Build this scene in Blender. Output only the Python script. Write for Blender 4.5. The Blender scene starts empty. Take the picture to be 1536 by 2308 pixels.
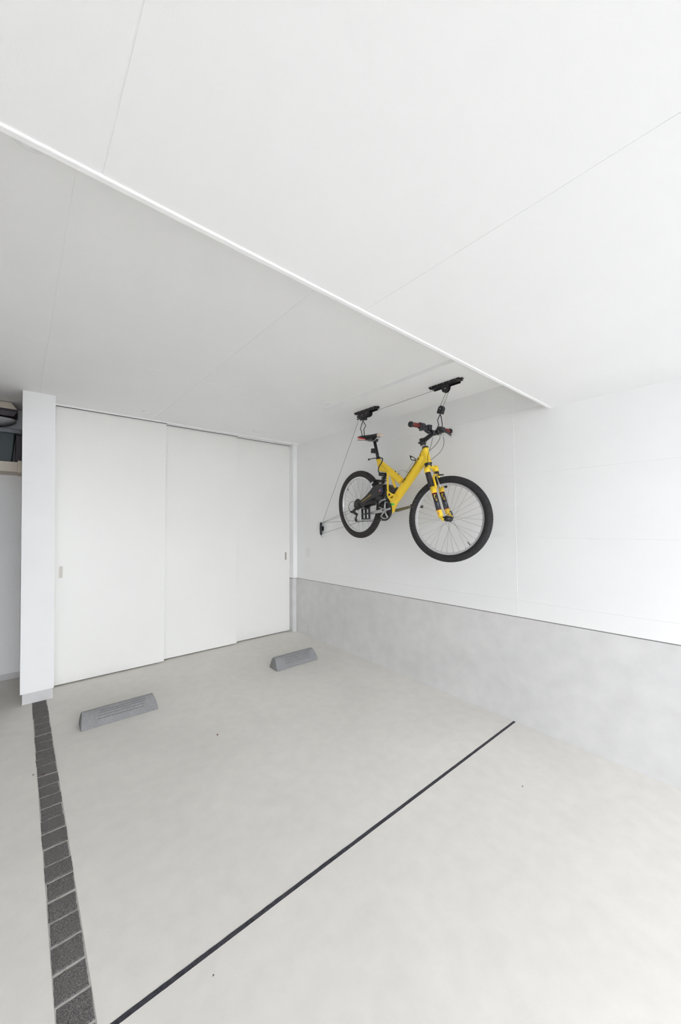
import bpy, math, random
from mathutils import Vector, Matrix

# ------------------------------------------------------------------ camera, world, exposure
SC = bpy.context.scene
COL = SC.collection
CAM_Z = 1.35
YAW, PITCH, ROLL = 0.71057, 0.03862, -0.00692
def _cam():
    cy, sy = math.cos(YAW), math.sin(YAW)
    r = Vector((cy, -sy, 0)); f = Vector((sy, cy, 0)); u = Vector((0, 0, 1))
    cp, sp = math.cos(PITCH), math.sin(PITCH)
    f, u = f*cp + u*sp, -f*sp + u*cp
    cr, sr = math.cos(ROLL), math.sin(ROLL)
    r, u = r*cr + u*sr, -r*sr + u*cr
    cd = bpy.data.cameras.new('camera')
    cd.sensor_fit = 'HORIZONTAL'; cd.sensor_width = 36.0
    cd.lens = 845.6/1536*36
    cd.clip_start = 0.02; cd.clip_end = 200
    co = bpy.data.objects.new('camera', cd); COL.objects.link(co)
    m = Matrix.Identity(4)
    for i in range(3):
        m[i][0] = r[i]; m[i][1] = u[i]; m[i][2] = -f[i]
    m[2][3] = CAM_Z
    co.matrix_world = m
    SC.camera = co
_cam()
SC.view_settings.view_transform = 'Standard'
SC.view_settings.look = 'None'
SC.view_settings.gamma = 1.0
SC.view_settings.use_curve_mapping = False
SC.view_settings.exposure = 2.34
SC.cycles.max_bounces = 16
SC.cycles.diffuse_bounces = 12
SC.cycles.use_denoising = True

world = bpy.data.worlds.new('overcast_sky'); SC.world = world
world.use_nodes = True
bg = world.node_tree.nodes['Background']
bg.inputs[0].default_value = (0.90, 0.935, 1.0, 1)
bg.inputs[1].default_value = 1.55

# ------------------------------------------------------------------ materials
def mat(name, col, rough=0.6, metal=0.0, nscale=0, namt=0.0, bump=0.0, bscale=200, spec=0.5, detail=6, big=None, col2=None):
    m = bpy.data.materials.new(name); m.use_nodes = True
    nt = m.node_tree; b = nt.nodes['Principled BSDF']
    b.inputs['Base Color'].default_value = (*col, 1)
    b.inputs['Roughness'].default_value = rough
    b.inputs['Metallic'].default_value = metal
    b.inputs['Specular IOR Level'].default_value = spec
    geo = nt.nodes.new('ShaderNodeNewGeometry')
    if nscale:
        n = nt.nodes.new('ShaderNodeTexNoise'); n.inputs['Scale'].default_value = nscale; n.inputs['Detail'].default_value = detail
        nt.links.new(geo.outputs['Position'], n.inputs['Vector'])
        r = nt.nodes.new('ShaderNodeValToRGB')
        lo = tuple(max(0, c*(1-namt)) for c in col); hi = tuple(min(1, c*(1+namt)) for c in col)
        if col2: hi = col2
        r.color_ramp.elements[0].position = 0.3; r.color_ramp.elements[1].position = 0.7
        r.color_ramp.elements[0].color = (*lo, 1); r.color_ramp.elements[1].color = (*hi, 1)
        nt.links.new(n.outputs['Fac'], r.inputs['Fac'])
        out = r.outputs['Color']
        if big:
            n2 = nt.nodes.new('ShaderNodeTexNoise'); n2.inputs['Scale'].default_value = big[0]; n2.inputs['Detail'].default_value = 4
            n2.inputs['Distortion'].default_value = 0.6
            nt.links.new(geo.outputs['Position'], n2.inputs['Vector'])
            r2 = nt.nodes.new('ShaderNodeValToRGB')
            r2.color_ramp.elements[0].position = 0.35; r2.color_ramp.elements[1].position = 0.68
            k = 1-big[1]
            r2.color_ramp.elements[0].color = (k, k, k, 1); r2.color_ramp.elements[1].color = (1, 1, 1, 1)
            nt.links.new(n2.outputs['Fac'], r2.inputs['Fac'])
            mx = nt.nodes.new('ShaderNodeMix'); mx.data_type = 'RGBA'; mx.blend_type = 'MULTIPLY'
            mx.inputs[0].default_value = 1.0
            nt.links.new(out, mx.inputs[6]); nt.links.new(r2.outputs['Color'], mx.inputs[7])
            out = mx.outputs[2]
        nt.links.new(out, b.inputs['Base Color'])
    if bump:
        n3 = nt.nodes.new('ShaderNodeTexNoise'); n3.inputs['Scale'].default_value = bscale; n3.inputs['Detail'].default_value = 3
        nt.links.new(geo.outputs['Position'], n3.inputs['Vector'])
        bp = nt.nodes.new('ShaderNodeBump'); bp.inputs['Strength'].default_value = bump; bp.inputs['Distance'].default_value = 0.002
        nt.links.new(n3.outputs['Fac'], bp.inputs['Height']); nt.links.new(bp.outputs['Normal'], b.inputs['Normal'])
    return m

M = {}
M['siding']   = mat('white_siding', (0.865, 0.868, 0.865), 0.6, nscale=3, namt=0.012, bump=0.15, bscale=260)
M['niche_block'] = mat('brown_light_block', (0.13, 0.105, 0.09), 0.7, nscale=6, namt=0.08)
M['leftlight'] = mat('beige_side_wall', (0.60, 0.585, 0.565), 0.7, nscale=6, namt=0.03)
M['ceiling']  = mat('white_ceiling_board', (0.893, 0.896, 0.895), 0.75, nscale=2, namt=0.01, bump=0.08, bscale=180)
M['whitetrim'] = mat('white_trim_paint', (0.90, 0.90, 0.895), 0.4, nscale=5, namt=0.01)
M['door']     = mat('white_door_laminate', (0.83, 0.825, 0.795), 0.42, nscale=2, namt=0.008, bump=0.04, bscale=120)
M['concrete'] = mat('wall_concrete', (0.69, 0.685, 0.68), 0.75, nscale=9, namt=0.045, bump=0.2, bscale=90, big=(1.3, 0.10))
M['floor']    = mat('floor_concrete', (0.745, 0.723, 0.678), 0.7, nscale=14, namt=0.03, bump=0.2, bscale=110, big=(1.1, 0.07))
M['asphalt']  = mat('street_asphalt', (0.15, 0.15, 0.155), 0.9, nscale=60, namt=0.15)
M['block']    = mat('wheel_stop_concrete', (0.27, 0.27, 0.275), 0.85, nscale=160, namt=0.22, bump=0.6, bscale=320, big=(9, 0.12))
M['groove_shade'] = mat('painted_groove_shade', (0.17, 0.17, 0.175), 0.9, nscale=160, namt=0.2)
M['granite']  = mat('dark_granite', (0.068, 0.064, 0.062), 0.8, nscale=330, namt=0.75, bump=1.0, bscale=220, col2=(0.24, 0.228, 0.222), detail=8)
M['grout']    = mat('grout', (0.50, 0.48, 0.455), 0.85, nscale=60, namt=0.12, bump=0.4, bscale=200)
M['rubber']   = mat('joint_rubber', (0.035, 0.035, 0.045), 0.7, nscale=90, namt=0.5, bump=0.5, bscale=200)
M['gapshade']  = mat('painted_gap_shade', (0.22, 0.215, 0.21), 0.8)
M['dark']     = mat('painted_track_shade', (0.05, 0.045, 0.04), 0.7)
M['steelhandle'] = mat('brushed_pull', (0.60, 0.57, 0.53), 0.45, metal=0.0, nscale=40, namt=0.1)
M['pull_shaded'] = mat('pull_recess_shaded', (0.38, 0.34, 0.31), 0.5)
M['pull_lit'] = mat('pull_recess_lit', (0.62, 0.58, 0.52), 0.5)
M['black']    = mat('black_powder_coat', (0.012, 0.012, 0.015), 0.38)
M['blackmetal'] = mat('dark_steel', (0.035, 0.033, 0.036), 0.35, metal=0.3)
M['rope']     = mat('rope_cord', (0.03, 0.03, 0.033), 0.8)
M['silver']   = mat('aluminium', (0.56, 0.56, 0.56), 0.32, metal=0.85, nscale=30, namt=0.05)
M['rim']      = mat('rim_aluminium', (0.70, 0.70, 0.71), 0.3, metal=0.7, nscale=30, namt=0.04)
M['spoke']    = mat('spoke_steel', (0.42, 0.42, 0.43), 0.35, metal=0.6)
M['tire']     = mat('tire_rubber', (0.022, 0.020, 0.022), 0.75, nscale=60, namt=0.45, bump=0.5, bscale=300, big=(20, 0.3))
M['tire_dusty'] = mat('dusty_tire_rubber', (0.034, 0.029, 0.030), 0.85, nscale=60, namt=0.4, bump=0.5, bscale=300)
M['yellow']   = mat('yellow_paint', (0.93, 0.635, 0.035), 0.28, nscale=20, namt=0.03)
M['decal_black'] = mat('black_decal', (0.015, 0.014, 0.014), 0.35)
M['decal_yellow'] = mat('yellow_decal', (0.80, 0.52, 0.04), 0.4)
M['boot']     = mat('rubber_boot', (0.028, 0.021, 0.024), 0.6)
M['sleeve']   = mat('carbon_sleeve', (0.03, 0.034, 0.045), 0.25)
M['red']      = mat('red_grip_rubber', (0.15, 0.018, 0.015), 0.6, nscale=80, namt=0.2)
M['redvinyl'] = mat('red_vinyl', (0.60, 0.03, 0.05), 0.4)
M['pinkvinyl'] = mat('pale_worn_vinyl', (0.80, 0.62, 0.56), 0.5)
M['cream']    = mat('cream_vinyl', (0.70, 0.60, 0.50), 0.6)
M['green']    = mat('green_sticker', (0.03, 0.72, 0.13), 0.45)
M['blue']     = mat('blue_decal', (0.05, 0.07, 0.28), 0.45)
M['orange']   = mat('orange_decal', (0.45, 0.16, 0.12), 0.45)
M['pink']     = mat('pink_decal', (0.75, 0.35, 0.25), 0.45)
M['white']    = mat('white_plastic', (0.80, 0.80, 0.79), 0.35)
M['olive']    = mat('worn_crank', (0.23, 0.22, 0.17), 0.4, metal=0.4, nscale=60, namt=0.15)
M['swing']    = mat('black_swingarm_paint', (0.022, 0.019, 0.021), 0.42, nscale=40, namt=0.2)
M['mark']     = mat('worn_sidewall_print', (0.20, 0.19, 0.19), 0.7)
M['lamp']     = mat('lamp_reflector', (0.86, 0.86, 0.86), 0.3)
M['shelfwood'] = mat('cream_shelf_board', (0.62, 0.56, 0.47), 0.5, nscale=6, namt=0.03)
M['binbody']  = mat('teal_grey_plastic', (0.034, 0.052, 0.058), 0.5, nscale=20, namt=0.05)
M['binlid']   = mat('grey_plastic_lid', (0.17, 0.18, 0.20), 0.5)
M['casecream'] = mat('cream_case_lid', (0.68, 0.62, 0.52), 0.45)
M['casedark'] = mat('dark_case_body', (0.03, 0.02, 0.028), 0.5)
M['tray']     = mat('pale_grey_tray', (0.45, 0.46, 0.48), 0.4)
M['leaf_red'] = mat('reddish_leaf', (0.16, 0.035, 0.015), 0.7)
M['leaf_olive'] = mat('olive_leaf', (0.12, 0.12, 0.03), 0.7)
M['leaf_dark'] = mat('dark_brown_leaf', (0.05, 0.025, 0.015), 0.7)

# ------------------------------------------------------------------ mesh helper
class MB:
    def __init__(s): s.v = []; s.f = []; s.sm = []; s.mi = []; s.cur = 0
    def add(s, vs, fs, smooth=False):
        o = len(s.v); s.v += [Vector(v) for v in vs]
        for f in fs: s.f.append([i+o for i in f]); s.sm.append(smooth); s.mi.append(s.cur)
        return s
    def box(s, lo, hi, X=None):
        vs = [Vector((x, y, z)) for x in (lo[0], hi[0]) for y in (lo[1], hi[1]) for z in (lo[2], hi[2])]
        if X: vs = [X(*v) for v in vs]
        return s.add(vs, [(0,1,3,2),(4,6,7,5),(0,4,5,1),(2,3,7,6),(0,2,6,4),(1,5,7,3)])
    def prism(s, poly, n0, n1, X, cutouts=None):
        k = len(poly)
        vs = [X(p[0], n0, p[1]) for p in poly] + [X(p[0], n1, p[1]) for p in poly]
        fs = [tuple(range(k)), tuple(range(2*k-1, k-1, -1))]
        fs += [(i, i+k, (i+1) % k + k, (i+1) % k) for i in range(k)]
        return s.add(vs, fs)
    def tube(s, pts, r, sides=12, closed=False, flat=None, cap=True):
        pts = [Vector(p) for p in pts]; n = len(pts)
        rs = r if isinstance(r, (list, tuple)) else [r]*n
        vs = []; fs = []
        t0 = (pts[1]-pts[0]).normalized()
        ref = Vector((0, 0, 1)) if abs(t0.z) < 0.9 else Vector((1, 0, 0))
        if flat is not None: ref = Vector(flat[0])
        a = (ref - t0*ref.dot(t0)).normalized()
        for i, p in enumerate(pts):
            if closed: t = (pts[(i+1) % n]-pts[i-1]).normalized()
            elif i == 0: t = t0
            elif i == n-1: t = (pts[-1]-pts[-2]).normalized()
            else: t = ((pts[i+1]-p).normalized()+(p-pts[i-1]).normalized()).normalized()
            a = (a - t*a.dot(t)).normalized(); b = t.cross(a)
            ka = flat[1] if flat else 1.0
            for j in range(sides):
                q = 2*math.pi*j/sides
                vs.append(p + rs[i]*(a*math.cos(q)*ka + b*math.sin(q)))
        m = n if closed else n-1
        for i in range(m):
            for j in range(sides):
                A = i*sides+j; B_ = i*sides+(j+1) % sides; c = ((i+1) % n)*sides+(j+1) % sides; d = ((i+1) % n)*sides+j
                fs.append((A, B_, c, d))
        s.add(vs, fs, True)
        if not closed and cap:
            o = len(s.v)-len(vs)
            s.f.append([o+j for j in range(sides)][::-1]); s.sm.append(False); s.mi.append(s.cur)
            s.f.append([o+(n-1)*sides+j for j in range(sides)]); s.sm.append(False); s.mi.append(s.cur)
        return s
    def lathe(s, c, axis, e1, prof, seg=32, closed=False, smooth=True, a0=0.0):
        c = Vector(c); axis = Vector(axis).normalized(); e1 = Vector(e1).normalized(); e2 = axis.cross(e1)
        k = len(prof); vs = []; fs = []
        for i in range(seg):
            q = a0+2*math.pi*i/seg; d = e1*math.cos(q)+e2*math.sin(q)
            for (rad, off) in prof: vs.append(c+d*rad+axis*off)
        kk = k if closed else k-1
        for i in range(seg):
            for j in range(kk):
                fs.append((i*k+j, i*k+(j+1) % k, ((i+1) % seg)*k+(j+1) % k, ((i+1) % seg)*k+j))
        s.add(vs, fs, smooth)
        return s
    def build(s, name, m, parent=None, bevel=0, segs=2, **props):
        me = bpy.data.meshes.new(name)
        o0 = Vector(parent['_o']) if parent is not None and '_o' in parent else Vector((0, 0, 0))
        me.from_pydata([tuple(v-o0) for v in s.v], [], s.f)
        me.polygons.foreach_set('use_smooth', s.sm)
        ms = m if isinstance(m, (list, tuple)) else [m]
        for x in ms: me.materials.append(M[x])
        me.polygons.foreach_set('material_index', s.mi)
        me.validate(); me.update()
        # consistent normals
        import bmesh
        bm = bmesh.new(); bm.from_mesh(me); bmesh.ops.recalc_face_normals(bm, faces=bm.faces); bm.to_mesh(me); bm.free()
        o = bpy.data.objects.new(name, me); COL.objects.link(o)
        if parent is not None:
            o.parent = parent; o['_o'] = tuple(o0)
        if bevel:
            bv = o.modifiers.new('bevel', 'BEVEL'); bv.width = bevel; bv.segments = segs; bv.limit_method = 'ANGLE'; bv.angle_limit = math.radians(35)
            bv.harden_normals = False
        for k_, v_ in props.items(): o[k_] = v_
        return o

def thing(name, label, cat, loc, group=None):
    e = bpy.data.objects.new(name, None); COL.objects.link(e)
    e.empty_display_size = 0.1; e.location = loc; e['_o'] = tuple(loc)
    e['label'] = label; e['category'] = cat
    if group: e['group'] = group
    return e
def tag(o, label, cat, group=None):
    o['label'] = label; o['category'] = cat
    if group: o['group'] = group
    return o
def struct(mb, name, m, bevel=0, **k):
    return mb.build(name, m, bevel=bevel, kind='structure', **k)
def I3(x, y, z): return Vector((x, y, z))
def fz(y): return 0.025*(y-4.1)          # the slab falls towards the street

# ------------------------------------------------------------------ room
W = 2.76          # right wall plane
CR = 2.43         # rear ceiling
CF = 2.155        # front (lower) ceiling
LX = -1.25        # left wall
YF = -2.7         # mouth of the garage
YB = 4.5
rnd = random.Random(4)

# floor: one sloping slab with a slot for the stone strip and the rubber joint
def slab(mb, x0, x1, y0, y1, th=0.15):
    v = [(x, y, fz(y)+dz) for x in (x0, x1) for y in (y0, y1) for dz in (-th, 0)]
    mb.add(v, [(0,1,3,2),(4,6,7,5),(0,4,5,1),(2,3,7,6),(0,2,6,4),(1,5,7,3)])
SX0, SX1, SY0, SY1 = 0.109, 0.2015, YF+.3, 3.835
JY0, JY1 = 1.2785, 1.2955
fm = MB()
slab(fm, LX-.2, SX0, YF, YB+.2); slab(fm, SX1, W+.2, YF, JY0); slab(fm, SX1, W+.2, JY1, YB+.2)
slab(fm, SX0, SX1, SY1, YB+.2); slab(fm, SX0, SX1, YF, SY0)
struct(fm, 'floor', 'floor')
fm = MB(); slab(fm, -16, 18, -14, YF); struct(fm, 'floor_street', 'asphalt')

# right wall: concrete upstand below, white siding boards above
wm = MB()
wm.box((W, YF, -0.25), (W+0.2, YB, 0.684))
struct(wm, 'wall_right', 'concrete')
sm_ = MB()
zj = [0.690, 0.806, 1.262, 1.717, 2.186, 2.60]
yj = [YF, 1.243, YB]
g = 0.0007
for i in range(5):
    for j in range(2):
        gg = 0.0007 if i < 3 else 0.0018
        sm_.box((W-0.001, yj[j]+(g if j else 0), zj[i]+(gg if i else 0)), (W+0.02, yj[j+1]-(g if not j else 0), zj[i+1]-(gg if i < 4 else 0)))
sm_.box((W+0.0016, YF, 0.69), (W+0.2, YB, 2.6))
struct(sm_, 'wall_right_siding', 'siding', bevel=0.0009)
# grey strip painted as the shadow line where siding meets upstand
dm = MB(); dm.box((W+0.0045, YF, 0.6838), (W+0.02, YB, 0.6902)); struct(dm, 'gap_shade_strip', 'gapshade')
dm = MB(); dm.box((W-0.0018, 1.2412, 0.692), (W+0.0, 1.2448, CR)); struct(dm, 'trim_5', 'whitetrim', bevel=.0008)

# corner pilaster at the right end of the doors
pm = MB(); pm.box((2.7035, 4.098, fz(4.085)-.02), (W+.01, YB, 0.682))
struct(pm, 'wall_corner_upstand', 'concrete', bevel=0.002)
pm = MB(); pm.box((2.700, 4.078, 0.690), (W+.001, YB, CR+.02)); struct(pm, 'wall_corner', 'siding', bevel=0.002)

# back wall behind and beside the doors
bw = MB()
zb = [0.064, 0.371, 0.811, 1.262, 1.717, 2.172, 2.6]
for i in range(6): bw.box((LX, YB, zb[i]+.0015), (0.30, YB+.02, zb[i+1]-.0015))
bw.box((LX, YB+.006, 0.064), (0.3, YB+.2, 2.6)); bw.box((0.3, YB+.0, -.1), (W+.2, YB+.2, 2.6))
struct(bw, 'wall_back', 'siding')
bb = MB(); bb.box((LX, YB+.008, -.1), (0.3, YB+.2, 0.063)); struct(bb, 'baseboard_back', 'concrete')

# pillar left of the doors
pl = MB()
zp = [0.083, 0.375, 0.822, 1.265, 1.704, 2.147, CR+.01]
PX0, PX1, PY = 0.022, 0.228, 3.80
for i in range(6): pl.box((PX0, PY, zp[i]+(.0007 if i else 0)), (PX1, PY+.02, zp[i+1]-.0007))
pl.box((PX0+.0006, PY+.0014, 0.084), (PX1-.0006, YB, CR+.01))
def lean(v):
    v.x += .016-.030*v.z/2.43
for v in pl.v: lean(v)
struct(pl, 'wall_pillar', 'siding', bevel=0.0008)
pb = MB(); pb.box((PX0+.013, PY+.032, fz(3.83)-.02), (PX1-.004, YB, 0.083))
for v in pb.v: lean(v)
struct(pb, 'baseboard_pillar', 'concrete', bevel=0.002)

# left wall, never in view but part of the room
lw = MB(); lw.box((LX-.2, YF, -.25), (LX, YB+.2, 2.6)); struct(lw, 'wall_left', 'leftlight')

# ceilings
def boards(mb, xs, ys, z, th, gs, gx=0.0011):
    for i in range(len(xs)-1):
        for j in range(len(ys)-1):
            mb.box((xs[i]+(gs[i-1] if i else 0), ys[j]+(gx if j else 0), z), (xs[i+1]-(gs[i] if i < len(xs)-2 else 0), ys[j+1]-(gx if j < len(ys)-2 else 0), z+.012))
    mb.box((xs[0], ys[0], z+.0018), (xs[-1], ys[-1], z+th))
cm = MB(); boards(cm, [LX, -0.79, 0.110, 1.006, W+.001], [0.99, 2.735, YB], CR, .17, (.0014, .0018, .0008), .0008)
struct(cm, 'ceiling', 'ceiling', bevel=0.0008)
cm = MB(); boards(cm, [LX, -0.77, 0.129, 0.967, W+.001], [YF, 0.99], CF, .445, (.0016, .0018, .0004))
struct(cm, 'ceiling_lower', 'ceiling', bevel=0.0008)
tm = MB(); tm.box((LX, 0.976, CF-.004), (W-.001, 0.998, CF+.02)); struct(tm, 'trim_2', 'whitetrim', bevel=0.004)
# dropped board that carries the hoist
dp = MB(); dp.box((2.112, 0.995, 2.405), (W-.001, 2.675, CR+.002)); struct(dp, 'ceiling_hoist_board', 'ceiling', bevel=0.001)
# lintel / track head over the doors
hd = MB(); hd.box((PX1-.002, 4.035, 2.4185), (W, YB, CR+.03)); struct(hd, 'trim_3', 'whitetrim')
tk = MB(); [tk.box((a_, y_-.014, 2.4178), (b_, y_+.033, 2.4190)) for a_, b_, y_ in ((.232, 1.142, 4.060), (1.142, 1.947, 4.115), (1.947, 2.702, 4.165))]; struct(tk, 'track_slot_shade', 'dark')  # dark plates paint the shade inside the door track slots

# ------------------------------------------------------------------ sliding doors
def door(n, x0, x1, y, handle_x):
    mb = MB(); mb.box((x0, y, fz(y)+0.012), (x1, y+.030, 2.4165))
    d = mb.build('door_%d' % n, 'door', bevel=0.0012, kind='structure')
    if handle_x:
        h = MB()
        a, b, z0, z1 = handle_x-.013, handle_x+.013, 0.922, 1.022
        t = .0022; yy = y-.0015
        for (p, q, r_, s_) in ((a, a+t, z0, z1), (b-t, b, z0, z1), (a, b, z0, z0+t), (a, b, z1-t, z1)):
            h.box((p, yy, r_), (q, y+.002, s_))
        h.cur = 1; h.box((a+t, y-.0006, z0+t), (b-t, y+.001, z1-t))
        d['_o'] = (0, 0, 0)
        h.build('recessed_pull', ['steelhandle', 'pull_lit' if n == 1 else 'pull_shaded'], parent=d, label='brushed metal recessed pull')  # inner plate is flat; recess light and shade painted, paler on the left door
door(1, 0.232, 1.140, 4.060, 0.2905)
door(2, 1.120, 1.945, 4.115, None)
door(3, 1.925, 2.700, 4.165, 2.640)

# ------------------------------------------------------------------ switch plate, downlights
t = thing('wall_switch', 'small white switch plate low on the right wall, near the door corner', 'switch', (W, 3.84, 1.025))
MB().box((W-.008, 3.806, 0.965), (W-.001, 3.876, 1.085)).build('cover_plate', 'white', t, bevel=.002)
MB().box((W-.011, 3.826, 1.003), (W-.008, 3.856, 1.05)).build('rocker', 'white', t, bevel=.001)
def lamp(x, y, r, label, group='recessed downlights in the rear ceiling', trim='lamp'):
    t = thing('ceiling_light', label, 'ceiling light', (x, y, CR), group)
    MB().lathe((x, y, CR), (0, 0, -1), (1, 0, 0), [(r, -.001), (r, .003), (r*.93, .005), (r*.80, .004), (r*.80, -.0005)], 40).build('trim_ring', trim, t)
    MB().lathe((x, y, CR), (0, 0, -1), (1, 0, 0), [(0, .0012), (r*.5, .0012), (r*.80, .0005)], 40).build('diffuser', 'whitetrim', t)
lamp(2.021, 2.547, .047, 'round recessed downlight beside the hoist board, in front of the rear bracket')
lamp(0.899, 3.80, .047, 'faint round recessed downlight in front of the left door panel')
lamp(2.019, 3.79, .047, 'faint round recessed downlight in front of the right door panel')
lamp(0.002, 1.309, .047, 'round ceiling disc half hidden behind the ceiling edge, far left', 'ceiling discs half hidden by the lower ceiling edge')
lamp(0.200, 1.297, .046, 'sliver of a round ceiling disc behind the ceiling edge, right of the panel seam', 'ceiling discs half hidden by the lower ceiling edge')

# ------------------------------------------------------------------ wheel stops
def wheel_stop(x0, x1, yf, depth, h, label):
    t = thing('wheel_stop', label, 'wheel stop', ((x0+x1)/2, yf+depth/2, fz(yf+depth/2)), 'concrete wheel stops on the garage floor')
    # rounded loaf profile (y from front, z), lofted along x with ends that lean in
    prof = [(0, 0), (.002, .010), (.012, .034), (.024, .058), (.036, .077), (.049, h-.012), (.062, h-.004), (.076, h), (depth-.055, h-.002), (depth-.040, h-.012), (depth-.026, h-.034), (depth-.010, .030), (depth, 0)]
    L = x1-x0; n = 44; vs = []; fs = []
    for i in range(n+1):
        u = i/n
        for (py, pz) in prof:
            lean = (0.006*pz/h+.004*(pz/h)**4)                 # ends lean inward with height
            x = x0 + lean + (L-lean-lean*2.6)*u
            d = 0
            vs.append((x, yf+py, fz(yf+py)+pz-d))
    k = len(prof)
    for i in range(n):
        for j in range(k-1): fs.append((i*k+j, (i+1)*k+j, (i+1)*k+j+1, i*k+j+1))
        fs.append((i*k+k-1, (i+1)*k+k-1, (i+1)*k, i*k))
    fs.append(tuple(range(k))[::-1]); fs.append(tuple(n*k+j for j in range(k)))
    MB().add(vs, fs).build('block', 'block', t, bevel=.009, segs=3)
    # grooves on the sloping front face: shade painted as dark raised beads
    rb = MB()
    for q, (py, pz) in enumerate(((.018, .046), (.0270, .063), (.036, .077), (.046, h-.0145))):
        x_a = x0+L*(.20+.01*q); x_b = x1-L*(.20-.015*q)
        rb = MB(); rb.tube([(x_a, yf+py, fz(yf)+pz+.0002), (x_a+.01, yf+py, fz(yf)+pz+.0012), (x_b-.01, yf+py, fz(yf)+pz+.0012), (x_b, yf+py, fz(yf)+pz+.0002)], .0022, 6, flat=((0, 1, 0), 1.0))
        rb.build('groove', 'groove_shade', t)
wheel_stop(0.350, 0.838, 3.110, .135, .102, 'grey concrete wheel stop in front of the left door panel, near the stone strip')
wheel_stop(1.896, 2.386, 3.140, .150, .108, 'grey concrete wheel stop in front of the right door panel, near the concrete wall')

# ------------------------------------------------------------------ stone strip and rubber joint
t = thing('granite_paving_strip', 'dark granite setts laid in a single row across the floor from the pillar', 'paving strip', (0.155, 2.0, fz(2.0)))
gm = MB(); gm.add([(x, y, fz(y)+dz) for x in (SX0, SX1) for y in (SY0, SY1) for dz in (-.05, -.0012)], [(0,1,3,2),(4,6,7,5),(0,4,5,1),(2,3,7,6),(0,2,6,4),(1,5,7,3)])
gm.build('grout_bed', 'grout', t)
joints = [3.830,3.713,3.611,3.514,3.416,3.320,3.235,3.132,3.025,2.924,2.836,2.728,2.622,2.523,2.424,2.326,2.231,2.128,2.024,1.931,1.833,1.737,1.639,1.538,1.438,1.331,1.232,1.13,1.03]
for i in range(len(joints)-1):
    y1, y0 = joints[i]-.003-rnd.random()*.003, joints[i+1]+.003+rnd.random()*.003
    xa = 0.1115+rnd.uniform(-.002, .0025); xb = 0.1985+rnd.uniform(-.003, .002); sk = rnd.uniform(-.003, .003)
    def edge(p, q, n, amp):
        return [(p[0]+(q[0]-p[0])*k/n+(rnd.uniform(-amp, amp) if k else 0), p[1]+(q[1]-p[1])*k/n+(rnd.uniform(-amp, amp) if k else 0)) for k in range(n)]
    c = [(xa, y0), (xb, y0+sk), (xb+rnd.uniform(-.002, .002), y1+sk), (xa+rnd.uniform(-.002, .002), y1)]
    ring = edge(c[0], c[1], 6, .0012)+edge(c[1], c[2], 6, .0012)+edge(c[2], c[3], 6, .0012)+edge(c[3], c[0], 6, .0012)
    cx = sum(p[0] for p in ring)/len(ring); cy_ = sum(p[1] for p in ring)/len(ring); k = len(ring)
    h = .0015+rnd.random()*.0015
    vs = [(p[0], p[1], fz(p[1])-.01) for p in ring]+[(p[0], p[1], fz(p[1])+h-.002) for p in ring]
    vs += [(cx+(p[0]-cx)*.93, cy_+(p[1]-cy_)*.93, fz(p[1])+h+rnd.uniform(-.0006, .0006)) for p in ring]+[(cx, cy_, fz(cy_)+h+.0006)]
    fs = [(a, (a+1) % k, (a+1) % k+k, a+k) for a in range(k)]+[(a+k, (a+1) % k+k, (a+1) % k+2*k, a+2*k) for a in range(k)]+[(a+2*k, (a+1) % k+2*k, 3*k) for a in range(k)]
    MB().add(vs, fs).build('granite_sett', 'granite', t)
jm = MB(); n = 120
vs = []; fs = []
for i in range(n+1):
    x = SX1+(W-.001-SX1)*i/n
    a = JY0+rnd.uniform(-.0005, .0005); b = JY1+rnd.uniform(-.0008, .0004)
    vs += [(x, a, fz(a)-.02), (x, a, fz(a)+.0008), (x, b, fz(b)+.0008), (x, b, fz(b)-.02)]
for i in range(n):
    for j in range(4): fs.append((i*4+j, i*4+(j+1) % 4, (i+1)*4+(j+1) % 4, (i+1)*4+j))
fs += [(0, 1, 2, 3), (n*4+3, n*4+2, n*4+1, n*4)]
jo = jm.add(vs, fs).build('expansion_joint', 'rubber'); tag(jo, 'thin black rubber expansion joint running across the pale concrete floor to the wall', 'floor joint')

# ------------------------------------------------------------------ bits of leaf litter on the floor
def leaf(x, y, ang, L, wd, m, label, name='fallen_leaf', cat='leaf'):
    z = fz(y)+.004
    ca, sa = math.cos(ang), math.sin(ang); ctr = []
    pts = []
    for k in range(9):
        u = k/8; ww = wd*math.sin(math.pi*u)**.7 if 0 < u < 1 else 0
        pts.append((u*L-L/2, ww, .003*math.sin(math.pi*u)))
    top = [(a, w_, c+.0012*(w_ > 0)) for a, w_, c in pts]; bot = [(a, -w_, c+.0015) for a, w_, c in pts[::-1][1:-1]]
    ring = top+bot; k = len(ring)
    vs = [(x+ca*p[0]-sa*p[1], y+sa*p[0]+ca*p[1], z+p[2]-.003) for p in ring]+[(x+ca*p[0]-sa*p[1], y+sa*p[0]+ca*p[1], z+p[2]-.0022) for p in ring]
    fs = [tuple(range(k))[::-1], tuple(range(k, 2*k))]+[(a, (a+1) % k, (a+1) % k+k, a+k) for a in range(k)]
    o = MB().add(vs, fs).build(name, m); tag(o, label, cat, None)
leaf(1.0420, 2.4903, 1.20, 0.018, 0.0050, 'leaf_red', 'tiny reddish-brown leaf on the floor between the two wheel stops')
leaf(2.1201, 0.9531, -0.40, 0.010, 0.0030, 'leaf_olive', 'tiny olive leaf scrap on the floor right of the rubber joint')
leaf(0.1383, 2.7393, 1.10, 0.022, 0.0050, 'leaf_dark', 'small dark leaf lying on the granite setts')
leaf(0.0945, 2.7664, 0.80, 0.012, 0.0030, 'leaf_dark', 'small dark leaf scrap just left of the granite setts')
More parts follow.
